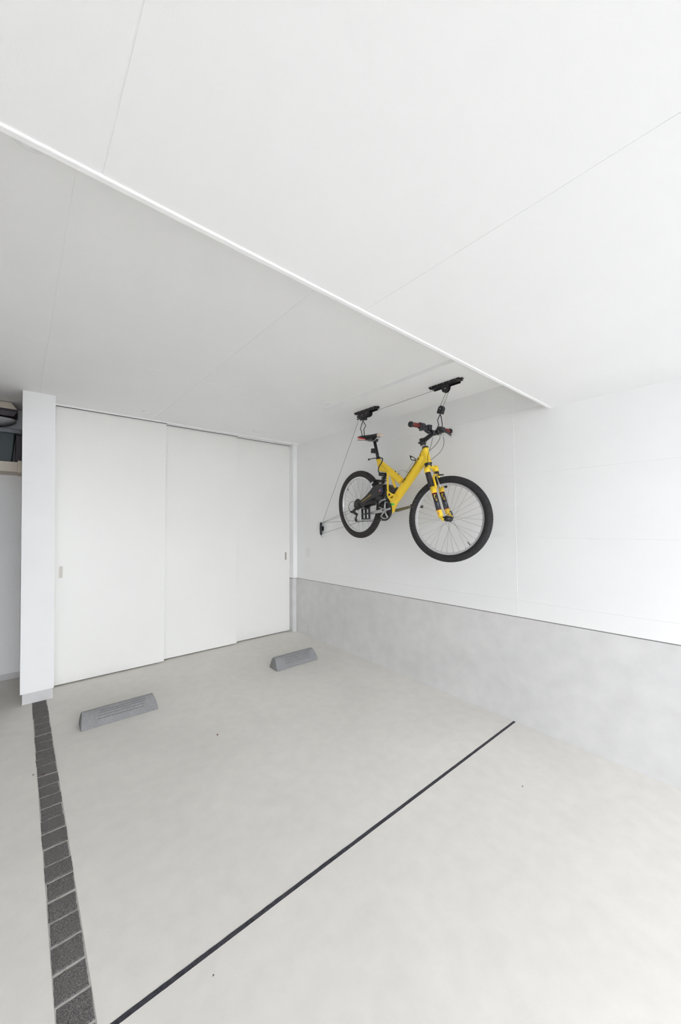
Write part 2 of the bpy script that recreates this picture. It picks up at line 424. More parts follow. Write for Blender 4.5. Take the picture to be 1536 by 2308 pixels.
leaf(0.1922, 2.1266, 0.60, 0.014, 0.0020, 'leaf_olive', 'olive twig scrap at the right edge of the granite setts')
leaf(0.4988, 1.2128, 0.20, 0.006, 0.0020, 'leaf_dark', 'dark speck of litter in the near floor bay, below the joint')

# ------------------------------------------------------------------ storage niche left of the pillar
nb = MB(); nb.box((-.60, 3.30, -.15), (-.45, YB, CR)); struct(nb, 'wall_niche_light_block', 'niche_block')  # dark wall added out of view to keep light out of the niche
t = thing('wall_shelf', 'cream shelf board in the dark niche behind the pillar', 'shelf', (-0.22, 4.35, 1.83))
MB().box((-.449, 4.205, 1.833), (-0.012, YB-.001, 1.918)).build('board', 'shelfwood', t, bevel=.002)
MB().box((-0.012, 4.20, 1.828), (PX0-.001, YB-.001, 1.930)).build('end_block', 'shelfwood', t, bevel=.001)
t = thing('storage_bin', 'dark teal plastic storage bin with a grey lid standing on the niche shelf', 'storage bin', (-0.23, 4.35, 1.918))
b = MB()
b.add([(-.425, 4.225, 1.919), (-.052, 4.225, 1.919), (-.052, 4.485, 1.919), (-.425, 4.485, 1.919), (-.435, 4.215, 2.165), (-.034, 4.215, 2.165), (-.034, 4.492, 2.165), (-.435, 4.492, 2.165)],
      [(0, 3, 2, 1), (4, 5, 6, 7), (0, 1, 5, 4), (1, 2, 6, 5), (2, 3, 7, 6), (3, 0, 4, 7)])
b.build('bin_body', 'binbody', t, bevel=.008)
for k in range(10): MB().box((-.115-.028*k-.002, 4.211, 2.12), (-.115-.028*k+.002, 4.22, 2.16)).build('rim_rib', 'binbody', t)
MB().box((-.44, 4.205, 2.163), (.012, 4.497, 2.203)).build('lid', 'binlid', t, bevel=.010)
t = thing('dark_block', 'plain black block beside the teal bin, against the pillar in the niche', 'box', (0.0, 4.38, 1.93))
MB().box((-.030, 4.265, 1.931), (.020, 4.490, 2.158)).build('block_body', 'casedark', t, bevel=.004)  # plain black block filling the space beside the bin
t = thing('shallow_tray', 'pale grey shallow dish lying on the bin lid in the niche', 'tray', (-0.22, 4.32, 2.20))
prof = []
def dish(cx, cy_, z0, rx, ry, h, m, nm, tp):
    vs = []; fs = []; seg = 48; rings = [(0, 0), (.35, .06), (.62, .30), (.84, .62), (1.0, 1.0), (1.0, 1.08), (.9, 1.08), (0, 1.08)]
    for (rr, hh) in rings:
        for i in range(seg):
            q = 2*math.pi*i/seg
            c_, s_ = math.cos(q), math.sin(q)
            vs.append((cx+rx*rr*math.copysign(abs(c_)**.6, c_), cy_+ry*rr*math.copysign(abs(s_)**.6, s_), z0+h*hh))
    for a in range(len(rings)-1):
        for i in range(seg): fs.append((a*seg+i, a*seg+(i+1) % seg, (a+1)*seg+(i+1) % seg, (a+1)*seg+i))
    return MB().add(vs, fs, True).build(nm, m, tp)
dish(-0.225, 4.33, 2.226, .197, .125, .060, 'tray', 'dish', t)
t = thing('storage_case', 'cream lidded case with a dark base, uppermost on the niche shelf', 'case', (-0.22, 4.33, 2.29))
c = MB()
def frustum(mb, x0, x1, y0, y1, z0, X0, X1, Y0, Y1, z1):
    mb.add([(x0, y0, z0), (x1, y0, z0), (x1, y1, z0), (x0, y1, z0), (X0, Y0, z1), (X1, Y0, z1), (X1, Y1, z1), (X0, Y1, z1)],
           [(0, 3, 2, 1), (4, 5, 6, 7), (0, 1, 5, 4), (1, 2, 6, 5), (2, 3, 7, 6), (3, 0, 4, 7)])
frustum(c, -.42, -.042, 4.20, 4.48, 2.302, -.43, -.020, 4.19, 4.485, 2.349)
c.build('case_base', 'casedark', t, bevel=.004)
c = MB(); frustum(c, -.43, -.020, 4.19, 4.485, 2.349, -.43, -.020, 4.19, 4.485, 2.362); c.build('case_rim', 'casedark', t)
c = MB(); frustum(c, -.43, -.022, 4.188, 4.485, 2.362, -.40, -.062, 4.215, 4.46, 2.422); c.build('case_lid', 'casecream', t, bevel=.004)

# ------------------------------------------------------------------ bicycle
PT = {
  'down_tube':[(0.7437,0.0000,0.4308),(0.5953,0.0000,0.2353),(0.4482,0.0000,0.0395)],
  'dt_w':[(0.6392,0.0000,0.3418),(0.7176,0.0000,0.3103)],
  'head':[(0.7669,0.0000,0.5306),(0.8115,0.0000,0.4112)],
  'head_left':[(0.7382,0.0000,0.5274),(0.7190,0.0000,0.4680),(0.7065,0.0000,0.4493)],
  'head_right':[(0.7962,0.0000,0.5264),(0.8432,0.0000,0.4207)],
  'top_poly':[(0.1944,0.0000,0.4456),(0.2282,0.0000,0.4457),(0.2919,0.0000,0.4147),(0.4110,0.0000,0.3552),(0.5627,0.0000,0.2767),(0.5253,0.0000,0.2273),(0.3895,0.0000,0.2973),(0.3442,0.0000,0.3224),(0.2885,0.0000,0.3269),(0.2442,0.0000,0.3297)],
  'strut_a':[(0.3571,0.0000,0.3249),(0.3848,0.0000,0.1490)],
  'strut_b':[(0.4175,0.0000,0.2862),(0.4844,0.0000,0.1766)],
  'pivot_poly':[(0.3723,0.0000,0.1522),(0.3952,0.0000,0.1601),(0.4342,0.0000,0.1425),(0.4805,0.0000,0.1421),(0.5177,0.0000,0.1190),(0.4518,0.0000,0.0562),(0.4155,0.0000,0.0856),(0.3950,0.0000,0.1044)],
  'pivot_hole':[(0.4379,0.0300,0.1312)],
  'cutout':[(0.4214,0.0000,0.1066),(0.4430,0.0000,0.1207),(0.4660,0.0000,0.1219),(0.4518,0.0000,0.0991)],
  'bb_yellow':[(0.4058,0.0000,0.0475),(0.4938,0.0000,0.0442),(0.4704,0.0000,0.0051),(0.4622,0.0000,-0.0203),(0.4328,0.0000,-0.0197),(0.4097,0.0000,0.0190)],
  'seatpost':[(0.1375,0.0000,0.6108),(0.2098,0.0000,0.4499)],
  'seatpost_light':[(0.1057,0.0000,0.5417),(0.1635,0.0000,0.5407),(0.1738,0.0000,0.4952),(0.1159,0.0000,0.4983)],
  'seat_lever':[(0.2231,0.0200,0.4468),(0.1590,0.0200,0.4434),(0.1187,0.0200,0.4357)],
  'saddle_l':[(-0.0702,0.0000,0.6570),(-0.0492,0.0000,0.6662),(0.0366,0.0000,0.6754),(0.1199,0.0000,0.6784),(0.1990,0.0000,0.6902),(0.2393,0.0000,0.6829),(0.2643,0.0000,0.6583),(0.2592,0.0000,0.6508),(0.2121,0.0000,0.6529),(0.1650,0.0000,0.6470),(0.0952,0.0000,0.6176),(0.0633,0.0000,0.6051),(-0.0169,0.0000,0.6243),(-0.0678,0.0000,0.6402)],
  'rail':[(0.0840,0.0300,0.6195),(0.0992,0.0300,0.6002),(0.1329,0.0300,0.5964),(0.1650,0.0300,0.6007),(0.1999,0.0300,0.6389)],
  'clamp':[(0.1371,0.0000,0.6135)],
  'hose':[(0.2275,0.0000,0.4542),(0.2925,0.0300,0.4496),(0.3169,0.0400,0.4358),(0.3114,0.0450,0.4044),(0.2840,0.0450,0.3678),(0.2763,0.0400,0.3264),(0.2879,0.0300,0.3146)],
  'shock':[(0.2913,0.0000,0.3039),(0.3111,0.0000,0.2838),(0.3153,0.0000,0.2135)],
  'res':[(0.2409,0.0000,0.2994),(0.3374,0.0000,0.3031)],
  'swing':[(0.5208,0.0300,0.1517),(0.4726,0.0300,0.1405),(0.4085,0.0300,0.1277),(0.3586,0.0300,0.1082),(0.2808,0.0300,0.1095),(0.2049,0.0300,0.0764),(0.1269,0.0300,0.0366),(0.0812,0.0300,-0.0066),(0.0527,0.0300,-0.0543),(-0.0067,0.0300,-0.0782),(-0.0503,0.0300,-0.0948),(-0.0802,0.0300,-0.0811),(-0.0416,0.0300,-0.0252),(-0.0768,0.0300,-0.0059),(-0.0404,0.0300,0.0319),(0.0381,0.0300,0.0504),(0.1017,0.0300,0.0948),(0.1611,0.0300,0.1538),(0.2203,0.0300,0.2006),(0.2817,0.0300,0.2174),(0.3436,0.0300,0.2173),(0.4038,0.0300,0.2167),(0.4644,0.0300,0.2002),(0.5206,0.0300,0.1790)],
  'swing_r':[(0.3929,0.0620,0.1123),(0.3166,0.0620,0.1111),(0.2417,0.0620,0.0784),(0.1648,0.0620,0.0392),(0.1197,0.0620,-0.0034),(0.1002,0.0620,-0.0495),(0.0418,0.0620,-0.0730),(-0.0014,0.0620,-0.0218),(0.0013,0.0620,0.0235),(0.0772,0.0620,0.0528),(0.1399,0.0620,0.0965),(0.1985,0.0620,0.1548),(0.2569,0.0620,0.2009),(0.3174,0.0620,0.2175),(0.3785,0.0620,0.2174)],
  'swing_c':[(0.4904,0.0000,0.1508),(0.4416,0.0000,0.1394),(0.3767,0.0000,0.1265),(0.3261,0.0000,0.1067),(0.3238,0.0000,0.0671),(0.3357,0.0000,0.0367),(0.2568,0.0000,0.0394),(0.2401,0.0000,0.1021),(0.2335,0.0000,0.2085),(0.3109,0.0000,0.2173),(0.3719,0.0000,0.2167),(0.4333,0.0000,0.1999),(0.4902,0.0000,0.1784)],
  'stay':[(0.2892,0.0400,0.0730),(0.2296,0.0400,0.0408),(0.1572,0.0400,0.0256),(0.1018,0.0400,-0.0047)],
  'pivotpt':[(0.4059,0.0000,0.1314),(0.2860,0.0000,0.2011)],
  'decal_y':[(0.0946,0.0600,0.0353),(0.2263,0.0600,0.1144)],
  'star':[(0.3383,0.0600,0.1621)],
  'rear_hub':[(0.0694,0.0600,-0.0031)],
  'ring':[(0.4151,0.0550,-0.0080),(0.3317,0.0550,-0.0175),(0.4952,0.0550,0.0011),(0.4027,0.0550,0.0828),(0.4275,0.0550,-0.0986)],
  'crankR':[(0.4435,0.0800,-0.0174),(0.2846,0.1000,-0.0584)],
  'pedalR':[(0.1824,0.1400,-0.0416),(0.3130,0.1400,-0.0110),(0.3450,0.1400,-0.1000),(0.2110,0.1400,-0.1259),(0.2645,0.1400,-0.0662)],
  'crankL':[(0.4004,-0.0750,-0.0038),(0.5786,-0.0900,0.0393)],
  'pedL_end':[(0.6587,-0.1300,0.0759)],
  'derail':[(0.0321,0.0600,-0.0853),(0.0528,0.0600,-0.1051),(0.0214,0.0600,-0.1372),(0.0429,0.0600,-0.1624)],
  'chain_low':[(0.0457,0.0550,-0.1631),(0.3315,0.0550,-0.1107)],
  'chain_up':[(0.1020,0.0550,0.0004),(0.1591,0.0550,0.0199),(0.3347,0.0550,0.0350)],
  'fork_r':[(0.8669,0.0650,0.3516),(0.8806,0.0650,0.3344),(0.9295,0.0650,0.2214),(0.9430,0.0650,0.2161),(0.9604,0.0650,0.1800),(1.0202,0.0650,0.0572),(1.0449,0.0650,0.0087),(1.0746,0.0620,-0.0069)],
  'fork_l':[(0.8385,-0.0650,0.3681),(0.8495,-0.0650,0.3475),(0.8977,-0.0650,0.2304),(0.9192,-0.0650,0.2138),(0.9256,-0.0650,0.1898),(0.9895,-0.0650,0.0639),(1.0100,-0.0650,0.0256),(1.0432,-0.0600,0.0121)],
  'crown':[(0.8265,0.0000,0.3829),(0.8125,0.0000,0.4008)],
  'arch':[(0.9621,0.0550,0.2229),(0.9380,0.0500,0.2665),(0.9119,0.0350,0.2963),(0.8907,0.0000,0.3208),(0.8949,-0.0300,0.3206),(0.9048,-0.0450,0.2991)],
  'brakearm':[(0.9327,0.0350,0.3197),(0.9652,0.0450,0.2782),(0.9957,0.0450,0.2232)],
  'brakeline':[(0.8467,0.0200,0.3854),(0.8709,0.0250,0.3588),(0.9320,0.0350,0.3247)],
  'brakebits':[(0.9342,-0.0200,0.3265),(0.9400,-0.0400,0.3282),(0.9626,-0.0500,0.2389)],
  'qr':[(1.0285,-0.0850,0.0130),(1.0353,-0.0900,0.0139),(1.0250,-0.0900,0.0456),(1.0116,-0.0900,0.0542)],
  'stem':[(0.7231,0.0000,0.5857),(0.7494,0.0000,0.5968),(0.8366,0.0000,0.6345)],
  'steerer':[(0.7275,0.0000,0.5524),(0.7455,0.0000,0.5370)],
  'barR':[(0.8518,0.2800,0.6718),(0.8568,0.2650,0.6697),(0.8550,0.1500,0.6818),(0.8229,0.0000,0.6527)],
  'barL':[(0.8229,0.0000,0.6527),(0.8027,-0.1600,0.7006),(0.7981,-0.2000,0.6975),(0.7692,-0.2800,0.7060)],
  'levR':[(0.8648,0.1400,0.6533),(0.8823,0.1000,0.6214),(0.8614,0.1200,0.6310)],
  'levL':[(0.8098,-0.1400,0.6822),(0.8786,-0.1200,0.6462),(0.9406,-0.1000,0.6203)],
  'cab1':[(0.8298,0.0000,0.6124),(0.8244,0.0000,0.5657),(0.8353,0.0300,0.5006),(0.8441,0.0500,0.4590),(0.8540,0.0500,0.4125)],
  'cab2':[(0.8733,-0.0300,0.6325),(0.8784,-0.0300,0.6108),(0.8716,0.0000,0.5572),(0.8413,0.0300,0.5077)],
  'cab3':[(0.8346,-0.1200,0.6355),(0.8660,-0.1000,0.5878),(0.8825,-0.0500,0.5091),(0.8366,0.0000,0.4388)],
  'cab4':[(0.8012,0.0300,0.5807),(0.7807,0.0300,0.5377),(0.7621,0.0350,0.5119),(0.7538,0.0400,0.4619)],
  'cage':[(0.6788,0.0000,0.4303),(0.6563,0.0000,0.4453),(0.6117,0.0000,0.4682),(0.6589,0.0000,0.4263),(0.6072,0.0000,0.3447),(0.5152,0.0000,0.3023),(0.5269,0.0000,0.3384),(0.5640,0.0000,0.3474),(0.5982,0.0000,0.3328),(0.7065,0.0000,0.4493)],
  'text':[(0.6061,0.0330,0.2339),(0.7540,0.0330,0.4277)],
  'sticker':[(0.5073,0.0350,0.0435)],
  'hoistR_hook':[(0.0342,0.0700,0.7928),(-0.0034,0.0700,0.7155),(0.0115,0.0700,0.7081),(0.0325,0.0700,0.6573),(0.0342,0.0700,0.7928),(0.0748,0.0700,0.7450),(0.0523,0.0700,0.7122),(0.0663,0.0700,0.6600)],
  'hoistF_hook':[(0.9159,0.0300,0.7735),(0.8863,0.0300,0.7392),(0.9040,0.0300,0.7010),(0.8911,0.0300,0.6621),(0.9159,0.0300,0.7735),(0.9382,0.0300,0.6987),(0.9313,0.0300,0.6570),(0.9188,0.0300,0.6435)],
  'blockF':[(0.9434,0.0600,0.8364),(0.9732,0.0600,0.8226),(0.9587,0.0600,0.7712),(0.9051,0.0600,0.7867),(0.9354,0.0600,0.8148)],
  'blockR':[(0.0494,0.0900,0.8332),(0.0341,0.0900,0.7960),(0.1084,0.0900,0.7945),(0.0691,0.0900,0.7891)],
  'bracketF':[(0.8189,0.1000,0.9923),(1.0888,0.1000,1.0239),(1.1427,0.1000,0.9971),(0.8710,0.1000,0.9611),(0.9840,0.1000,0.9800),(0.9831,0.1000,0.9471),(0.9947,0.1000,0.9187),(0.9516,0.1000,0.9871),(1.0204,0.1000,0.9765)],
  'bracketR':[(-0.0699,0.1000,0.8767),(0.2074,0.1000,0.9097),(0.2874,0.1000,0.8891),(-0.0314,0.1000,0.8558),(-0.0154,0.1000,0.7918),(0.1508,0.1000,0.8807),(0.1578,0.1000,0.8304),(0.0617,0.1000,0.8558)],
  'ropes':[(0.9174,0.0000,0.9472),(0.8914,0.0000,0.8551),(0.9566,0.0000,1.0142),(0.9214,0.0000,0.8453),(0.8713,0.0000,0.9861)],
  'rope_top':[(0.0367,0.0000,0.8804),(0.8746,0.0000,0.9847)],
}
CRH = Vector((2.529, 2.653, 1.564)); CFH = Vector((2.449, 1.605, 1.402))
S_ = (CFH-CRH).normalized(); N_ = S_.cross(Vector((0, 0, 1))).normalized(); T_ = N_.cross(S_)
def B(s, n, t): return CRH + S_*s + N_*n + T_*t
def P(key, i=None, n=None):
    L = PT[key]
    if i is None: return [B(p[0], p[1] if n is None else n, p[2]) for p in L]
    p = L[i]; return B(p[0], p[1] if n is None else n, p[2])
def poly(key): return [(p[0], p[2]) for p in PT[key]]
def spline(pts, n=8):
    pts = [Vector(p) for p in pts]; out = []
    P_ = [pts[0]*2-pts[1]]+pts+[pts[-1]*2-pts[-2]]
    for i in range(1, len(P_)-2):
        a, b_, c_, d_ = P_[i-1:i+3]
        for k in range(n):
            t_ = k/n
            out.append(.5*((2*b_)+(-a+c_)*t_+(2*a-5*b_+4*c_-d_)*t_*t_+(-a+3*b_-3*c_+d_)*t_**3))
    out.append(pts[-1]); return out

bike = thing('mountain_bike', 'yellow full-suspension mountain bike hanging from ceiling hooks along the right wall', 'bicycle', tuple(CRH))

# wheels -------------------------------------------------------
def wheel(c, na, name, front):
    na = Vector(na).normalized()
    e1 = Vector((0, 0, 1)).cross(na).normalized(); e2 = na.cross(e1)
    def Q(a, r, off): return c + (e1*math.cos(a)+e2*math.sin(a))*r + na*off
    rim = MB(); rim.lathe(c, na, e1, [(.2530, -.004), (.256, -.009), (.270, -.0125), (.270, .0125), (.256, .009), (.2530, .004)], 96, closed=True, smooth=False)
    rim = rim.build(name, 'rim', bike)
    R0, rt = .2955, .0295
    prof = []
    for k in range(18):
        q = math.radians(-152+304*k/17)
        prof.append((R0+rt*math.cos(q)*(1.0 if abs(q) > .6 else 0.97), rt*.96*math.sin(q)))
    ty = MB(); ty.lathe(c, na, e1, prof, 120, closed=True)
    nk = 84 if not front else 96
    hk = .0036 if not front else -.0002
    for i in range(nk):
        a = 2*math.pi*i/nk
        for (off, dr, wa, wn) in ((0, .0, .30, .006), (.013, -.0025, .32, .0035), (-.013, -.0025, .32, .0035), (.021, -.010, .36, .0028), (-.021, -.010, .36, .0028)):
            if front and abs(off) != .013: continue
            da = 2*math.pi/nk*wa; aa = a + (math.pi/nk if abs(off) in (.013,) else 0)
            r0 = R0+rt*.9+dr-.003; r1 = R0+rt*.97+dr+hk
            vs = [Q(aa+sa*da*.5*2, r_, off+sn*wn) for r_ in (r0, r1) for sa in (-1, 1) for sn in (-1, 1)]
            ty.add(vs, [(0,1,3,2),(4,6,7,5),(0,4,5,1),(2,3,7,6),(0,2,6,4),(1,5,7,3)])
    ty = ty.build('tire', 'tire' if front else 'tire_dusty', rim)
    hb = MB(); hb.lathe(c, na, e1, [(0, -.052), (.008, -.052), (.008, -.034), (.022, -.032), (.022, -.028), (.012, -.022), (.012, .022), (.022, .028), (.022, .032), (.008, .034), (.008, .052), (0, .052)], 24)
    hb.build('hub', 'blackmetal', rim)
    for i in range(32):
        a = 2*math.pi*i/32 + .05; side = 1 if i % 2 else -1; tw = 1 if (i//2) % 2 else -1
        p0 = Q(a+tw*math.radians(58), .0215, side*.030); p1 = Q(a, .256, side*.003)
        d = (p1-p0)
        MB().tube([p0, p0+d*.945, p0+d*.946, p1], [.0008, .0008, .0019, .0019], 5).build('spoke', 'spoke', rim)
    return Q, e1, e2, rim
yr, lr = math.radians(-5.2), math.radians(1.5)
Qr, *_r = wheel(CRH, (math.cos(yr)*math.cos(lr), math.sin(yr)*math.cos(lr), math.sin(lr)), 'rear_wheel', False)
rim_r = _r[2]
yf_, lf = math.radians(10.7), math.radians(-1.5)
nf = Vector((math.cos(yf_)*math.cos(lf), math.sin(yf_)*math.cos(lf), math.sin(lf)))
Qf, *_f = wheel(CFH, nf, 'front_wheel', True)
rim_f = _f[2]
# e1 = Z x n points along +Y (to the left in the picture): angle 0 is left, 90 up
MB().tube([Qf(math.radians(-130), .256, 0), Qf(math.radians(-130), .222, 0)], [.0035, .0028], 8).build('valve', 'black', rim_f)
MB().tube([Qr(math.radians(42), .256, 0), Qr(math.radians(42), .226, 0)], [.0035, .0028], 8).build('valve', 'black', rim_r)
# pale sidewall marking on the front tire
mk = MB()
for k, (a, w_) in enumerate(((19, 1.2), (22.2, .5), (24.5, 1.0), (30, .4), (31.6, .9), (36, .3), (38, .3), (41, .9), (43.2, .9))):
    mk = MB()
    a0, a1 = math.radians(a-w_*.5), math.radians(a+w_*.5)
    for sgn in ((0, 1) if k % 3 == 0 else (0,)):
        q = .292+.010*sgn
        mk.add([Qf(a0, q-.0035, -.0290), Qf(a1, q-.0030, -.0290), Qf(a1-.004, q+.0035, -.0290), Qf(a0-.004, q+.003, -.0290)], [(0, 1, 2, 3)])
    mk.build('sidewall_marking', 'orange' if k == 2 else 'mark', rim_f)


# frame --------------------------------------------------------
fr = MB()
dt = P('down_tube'); dt0, dt1 = PT['down_tube'][0], PT['down_tube'][-1]
dirv = Vector((dt0[0]-dt1[0], 0, dt0[2]-dt1[2])).normalized()
upn = B(-dirv.z, 0, dirv.x)-B(0, 0, 0)
def bt(x, y, n=0):   # x along the down tube from its bottom, y across it
    return B(dt1[0]+dirv.x*x-dirv.z*y, n, dt1[2]+dirv.z*x+dirv.x*y)
LEN = math.hypot(dt0[0]-dt1[0], dt0[2]-dt1[2])
fr.tube([bt(-.035, 0), bt(0.02, 0), bt(LEN*.5, 0), bt(LEN-.02, 0), bt(LEN+.045, .004)], [.036, .0365, .039, .041, .034], 28, flat=(tuple(upn), 1.0))
hd0, hd1 = PT['head'][0], PT['head'][1]
h0 = B(*hd0); h1 = B(*hd1)
hx = (h1-h0)
fr.tube([h0, h0+hx*.12, h0+hx*.13, h0+hx*.9, h0+hx*.91, h1], [.0245, .0245, .0235, .027, .030, .030], 24)
# gusset where the fat tube meets the head tube
gus = MB(); gus.prism([(PT['head_left'][0][0]+.004, PT['head_left'][0][2]-.004), (PT['head_left'][1][0], PT['head_left'][1][2]), (PT['head_left'][2][0]-.004, PT['head_left'][2][2]-.002), (.680, .395), (.725, .355), (.775, .385), (.835, .418), (.80, .50)], -.027, .027, B)
frame = fr.build('frame', 'yellow', bike); gus.build('head_gusset', 'yellow', frame, bevel=.022, segs=5)
fp = MB(); fp.prism(poly('top_poly'), -.018, .018, B); fp.build('top_tube', 'yellow', frame, bevel=.015, segs=5)
st = MB()
st.tube([B(.366, .014, .338), B(.3915, .026, .27), B(.4155, .038, .20), B(.430, .043, .150), B(.444, .043, .115)], [.0088]*5, 12); st.build('strut', 'yellow', frame)
st = MB(); st.tube([B(.410, 0, .30), B(.450, 0, .23), B(.492, 0, .155)], [.0125, .0105, .0095], 12, flat=((1, 0, 0), 1.3)); st.build('strut', 'yellow', frame)
# pivot plate with its triangular window
pv = MB()
OFS = .042
outer = [(.3745, .158), (.3985, .162), (.416, .150), (.442, .143), (.4805, .1421), (.5177, .119), (.4518, .0562), (.4155, .0856), (.395, .1044), (.380, .130)]
hole = [(.4214, .1066), (.4430, .1207), (.4660, .1219), (.4518, .0991)]
OUT2 = [(p[0]+OFS, p[1]) for p in outer]; HOL2 = [(p[0]+OFS, p[1]) for p in hole]
import bmesh
def plate_with_hole(outer, hole, n0, n1):
    bm = bmesh.new()
    def ringv(pts, n_): return [bm.verts.new(B(p[0], n_, p[1])-CRH) for p in pts]
    for n_ in (n0, n1):
        o = ringv(outer, n_); h = ringv(hole, n_)
        es = [bm.edges.new((o[i], o[(i+1) % len(o)])) for i in range(len(o))]+[bm.edges.new((h[i], h[(i+1) % len(h)])) for i in range(len(h))]
        bmesh.ops.triangle_fill(bm, use_beauty=True, edges=es)
        if n_ == n0: o0, hh0 = o, h
    for a, b_ in ((o0, o), (hh0, h)):
        for i in range(len(a)): bm.faces.new((a[i], a[(i+1) % len(a)], b_[(i+1) % len(a)], b_[i]))
    bmesh.ops.recalc_face_normals(bm, faces=bm.faces)
    me = bpy.data.meshes.new('pivot_plate'); bm.to_mesh(me); bm.free(); me.materials.append(M['yellow'])
    o = bpy.data.objects.new('pivot_plate', me); COL.objects.link(o); o.parent = frame
    bv = o.modifiers.new('bevel', 'BEVEL'); bv.width = .002; bv.segments = 2
plate_with_hole(OUT2, HOL2, .037, .049); plate_with_hole(outer, hole, -.034, -.016)
def disc(c0, n0, n1, r, m, nm, par, seg=20):
    MB().lathe(B(c0[0], 0, c0[1]), N_, S_, [(0, n0), (r, n0), (r, n1), (0, n1)], seg, smooth=False).build(nm, m, par)
disc((.4555, .131), -.037, .0515, .0105, 'black', 'pivot_bolt', frame)
bbm = MB(); bbm.prism(poly('bb_yellow'), -.030, .030, B); bbm.build('bottom_bracket_bracket', 'yellow', frame, bevel=.006)
bbs = MB(); bbs.lathe(B(.43, 0, -.012), N_, S_, [(0, -.036), (.021, -.036), (.021, .036), (0, .036)], 24, smooth=False); bbs.build('bottom_bracket_shell', 'yellow', frame)
# headset cups
hc = MB(); u_ = hx.normalized()
hc.tube([h0-u_*.014, h0-u_*.010, h0-u_*.001], [.019, .026, .0265], 24)
hc.build('headset_cup', 'black', bike)
hc = MB(); hc.tube([h1+u_*.001, h1+u_*.006, h1+u_*.018, h1+u_*.034], [.0315, .030, .025, .024], 24)
hc.build('headset_cup', 'black', bike)

# lettering on the down tube
def lettering(txt, name, length, height, put, m, parent):
    cu = bpy.data.curves.new(name, 'FONT'); cu.body = txt; cu.size = 1.0; cu.resolution_u = 3
    cu.offset = 0.016; cu.space_character = 0.98
    ob = bpy.data.objects.new(name+'_tmp', cu); COL.objects.link(ob)
    dg = bpy.context.evaluated_depsgraph_get(); dg.update()
    me = bpy.data.meshes.new_from_object(ob.evaluated_get(dg))
    bpy.data.objects.remove(ob); bpy.data.curves.remove(cu)
    bm = bmesh.new(); bm.from_mesh(me)
    bmesh.ops.triangulate(bm, faces=bm.faces); 
    bmesh.ops.subdivide_edges(bm, edges=[e for e in bm.edges if e.calc_length() > .12], cuts=2)
    xs = [v.co.x for v in bm.verts]; ys = [v.co.y for v in bm.verts]
    x0, x1, y0, y1 = min(xs), max(xs), min(ys), max(ys)
    for v in bm.verts:
        v.co = put((v.co.x-x0)/(x1-x0)*length, (v.co.y-y0)/(y1-y0)*height)-CRH
    bmesh.ops.recalc_face_normals(bm, faces=bm.faces)
    bm.to_mesh(me); bm.free(); me.name = name; me.materials.clear(); me.materials.append(M[m])
    o = bpy.data.objects.new(name, me); COL.objects.link(o); o.parent = parent; return o
def on_tube(x, y):
    xx = .247+x; yy = .0015+y
    r_ = .0395
    return bt(xx, yy, math.sqrt(max(1e-6, r_*r_-yy*yy))+.0022)
lettering('cannondale', 'lettering', .262, .034, on_tube, 'decal_black', frame)
def on_swing(x, y):
    a = Vector((.0946, 0, .0353)); d_ = Vector((.1317, 0, .0791)).normalized()
    return B(a.x+d_.x*x-d_.z*(y-.004), .0535, a.z+d_.z*x+d_.x*(y-.004))
# small illegible grey-black marks on the top tube
tm_ = MB()
for k in range(7):
    a = .285+.011*k; b_ = .385-.0062*k
    tm_.add([B(a, .0188, b_), B(a+.007, .0188, b_-.004), B(a+.008, .0188, b_-.001), B(a+.001, .0188, b_+.003)], [(0, 1, 2, 3)])
tm_.build('decal', 'decal_black', frame)
# round green sticker low on the down tube
sk = MB()
ring = []
for k in range(20):
    q = 2*math.pi*k/20
    xx = .032+.017*math.cos(q)*(1+.1*math.sin(3*q)); yy = max(-.0355, -.021+.013*math.sin(q))
    ring.append(bt(xx, yy, math.sqrt(.0368**2-yy*yy)+.0025))
ctr = bt(.032, -.022, math.sqrt(.0368**2-.022**2)+.0032)
sk.add(ring+[ctr], [(k, (k+1) % 20, 20) for k in range(20)]); sk.build('round_sticker', 'green', frame)

# seat post, saddle -------------------------------------------
sp0, sp1 = PT['seatpost'][0], PT['seatpost'][1]
d_ = Vector((sp1[0]-sp0[0], 0, sp1[2]-sp0[2])).normalized()
spm = MB(); spm.tube([B(sp0[0], 0, sp0[2]), B(sp1[0]+d_.x*.06, 0, sp1[2]+d_.z*.06)], .0148, 18)
post = spm.build('seat_post', 'black', bike)
cl = MB(); cl.box((-.022, -.022, -.012), (.026, .022, .014), lambda a, b_, c_: B(sp0[0]+.006+a, b_, sp0[2]+.004+c_)); cl.build('seat_clamp', 'black', post, bevel=.006)
col = MB(); col.tube([B(.2080, 0, .458), B(.2135, 0, .440)], .0195, 18); col.build('seat_collar', 'black', post)
lv = MB(); lv.tube(spline([B(.226, .02, .4480), B(.195, .028, .4475), B(.160, .030, .4425), B(.118, .030, .4355)]), .0042, 10)
lv.tube([B(.130, .030, .438), B(.112, .030, .4345)], [.006, .0095], 10); lv.build('quick_release_lever', 'black', post)
lm = MB(); lm.box((.118, -.016, .496), (.160, .020, .540), lambda a, b_, c_: B(a, b_, c_)); lm.build('rear_lamp', 'black', post, bevel=.006)
# saddle lofted from tail (wide) to nose
sd = MB(); secs = []
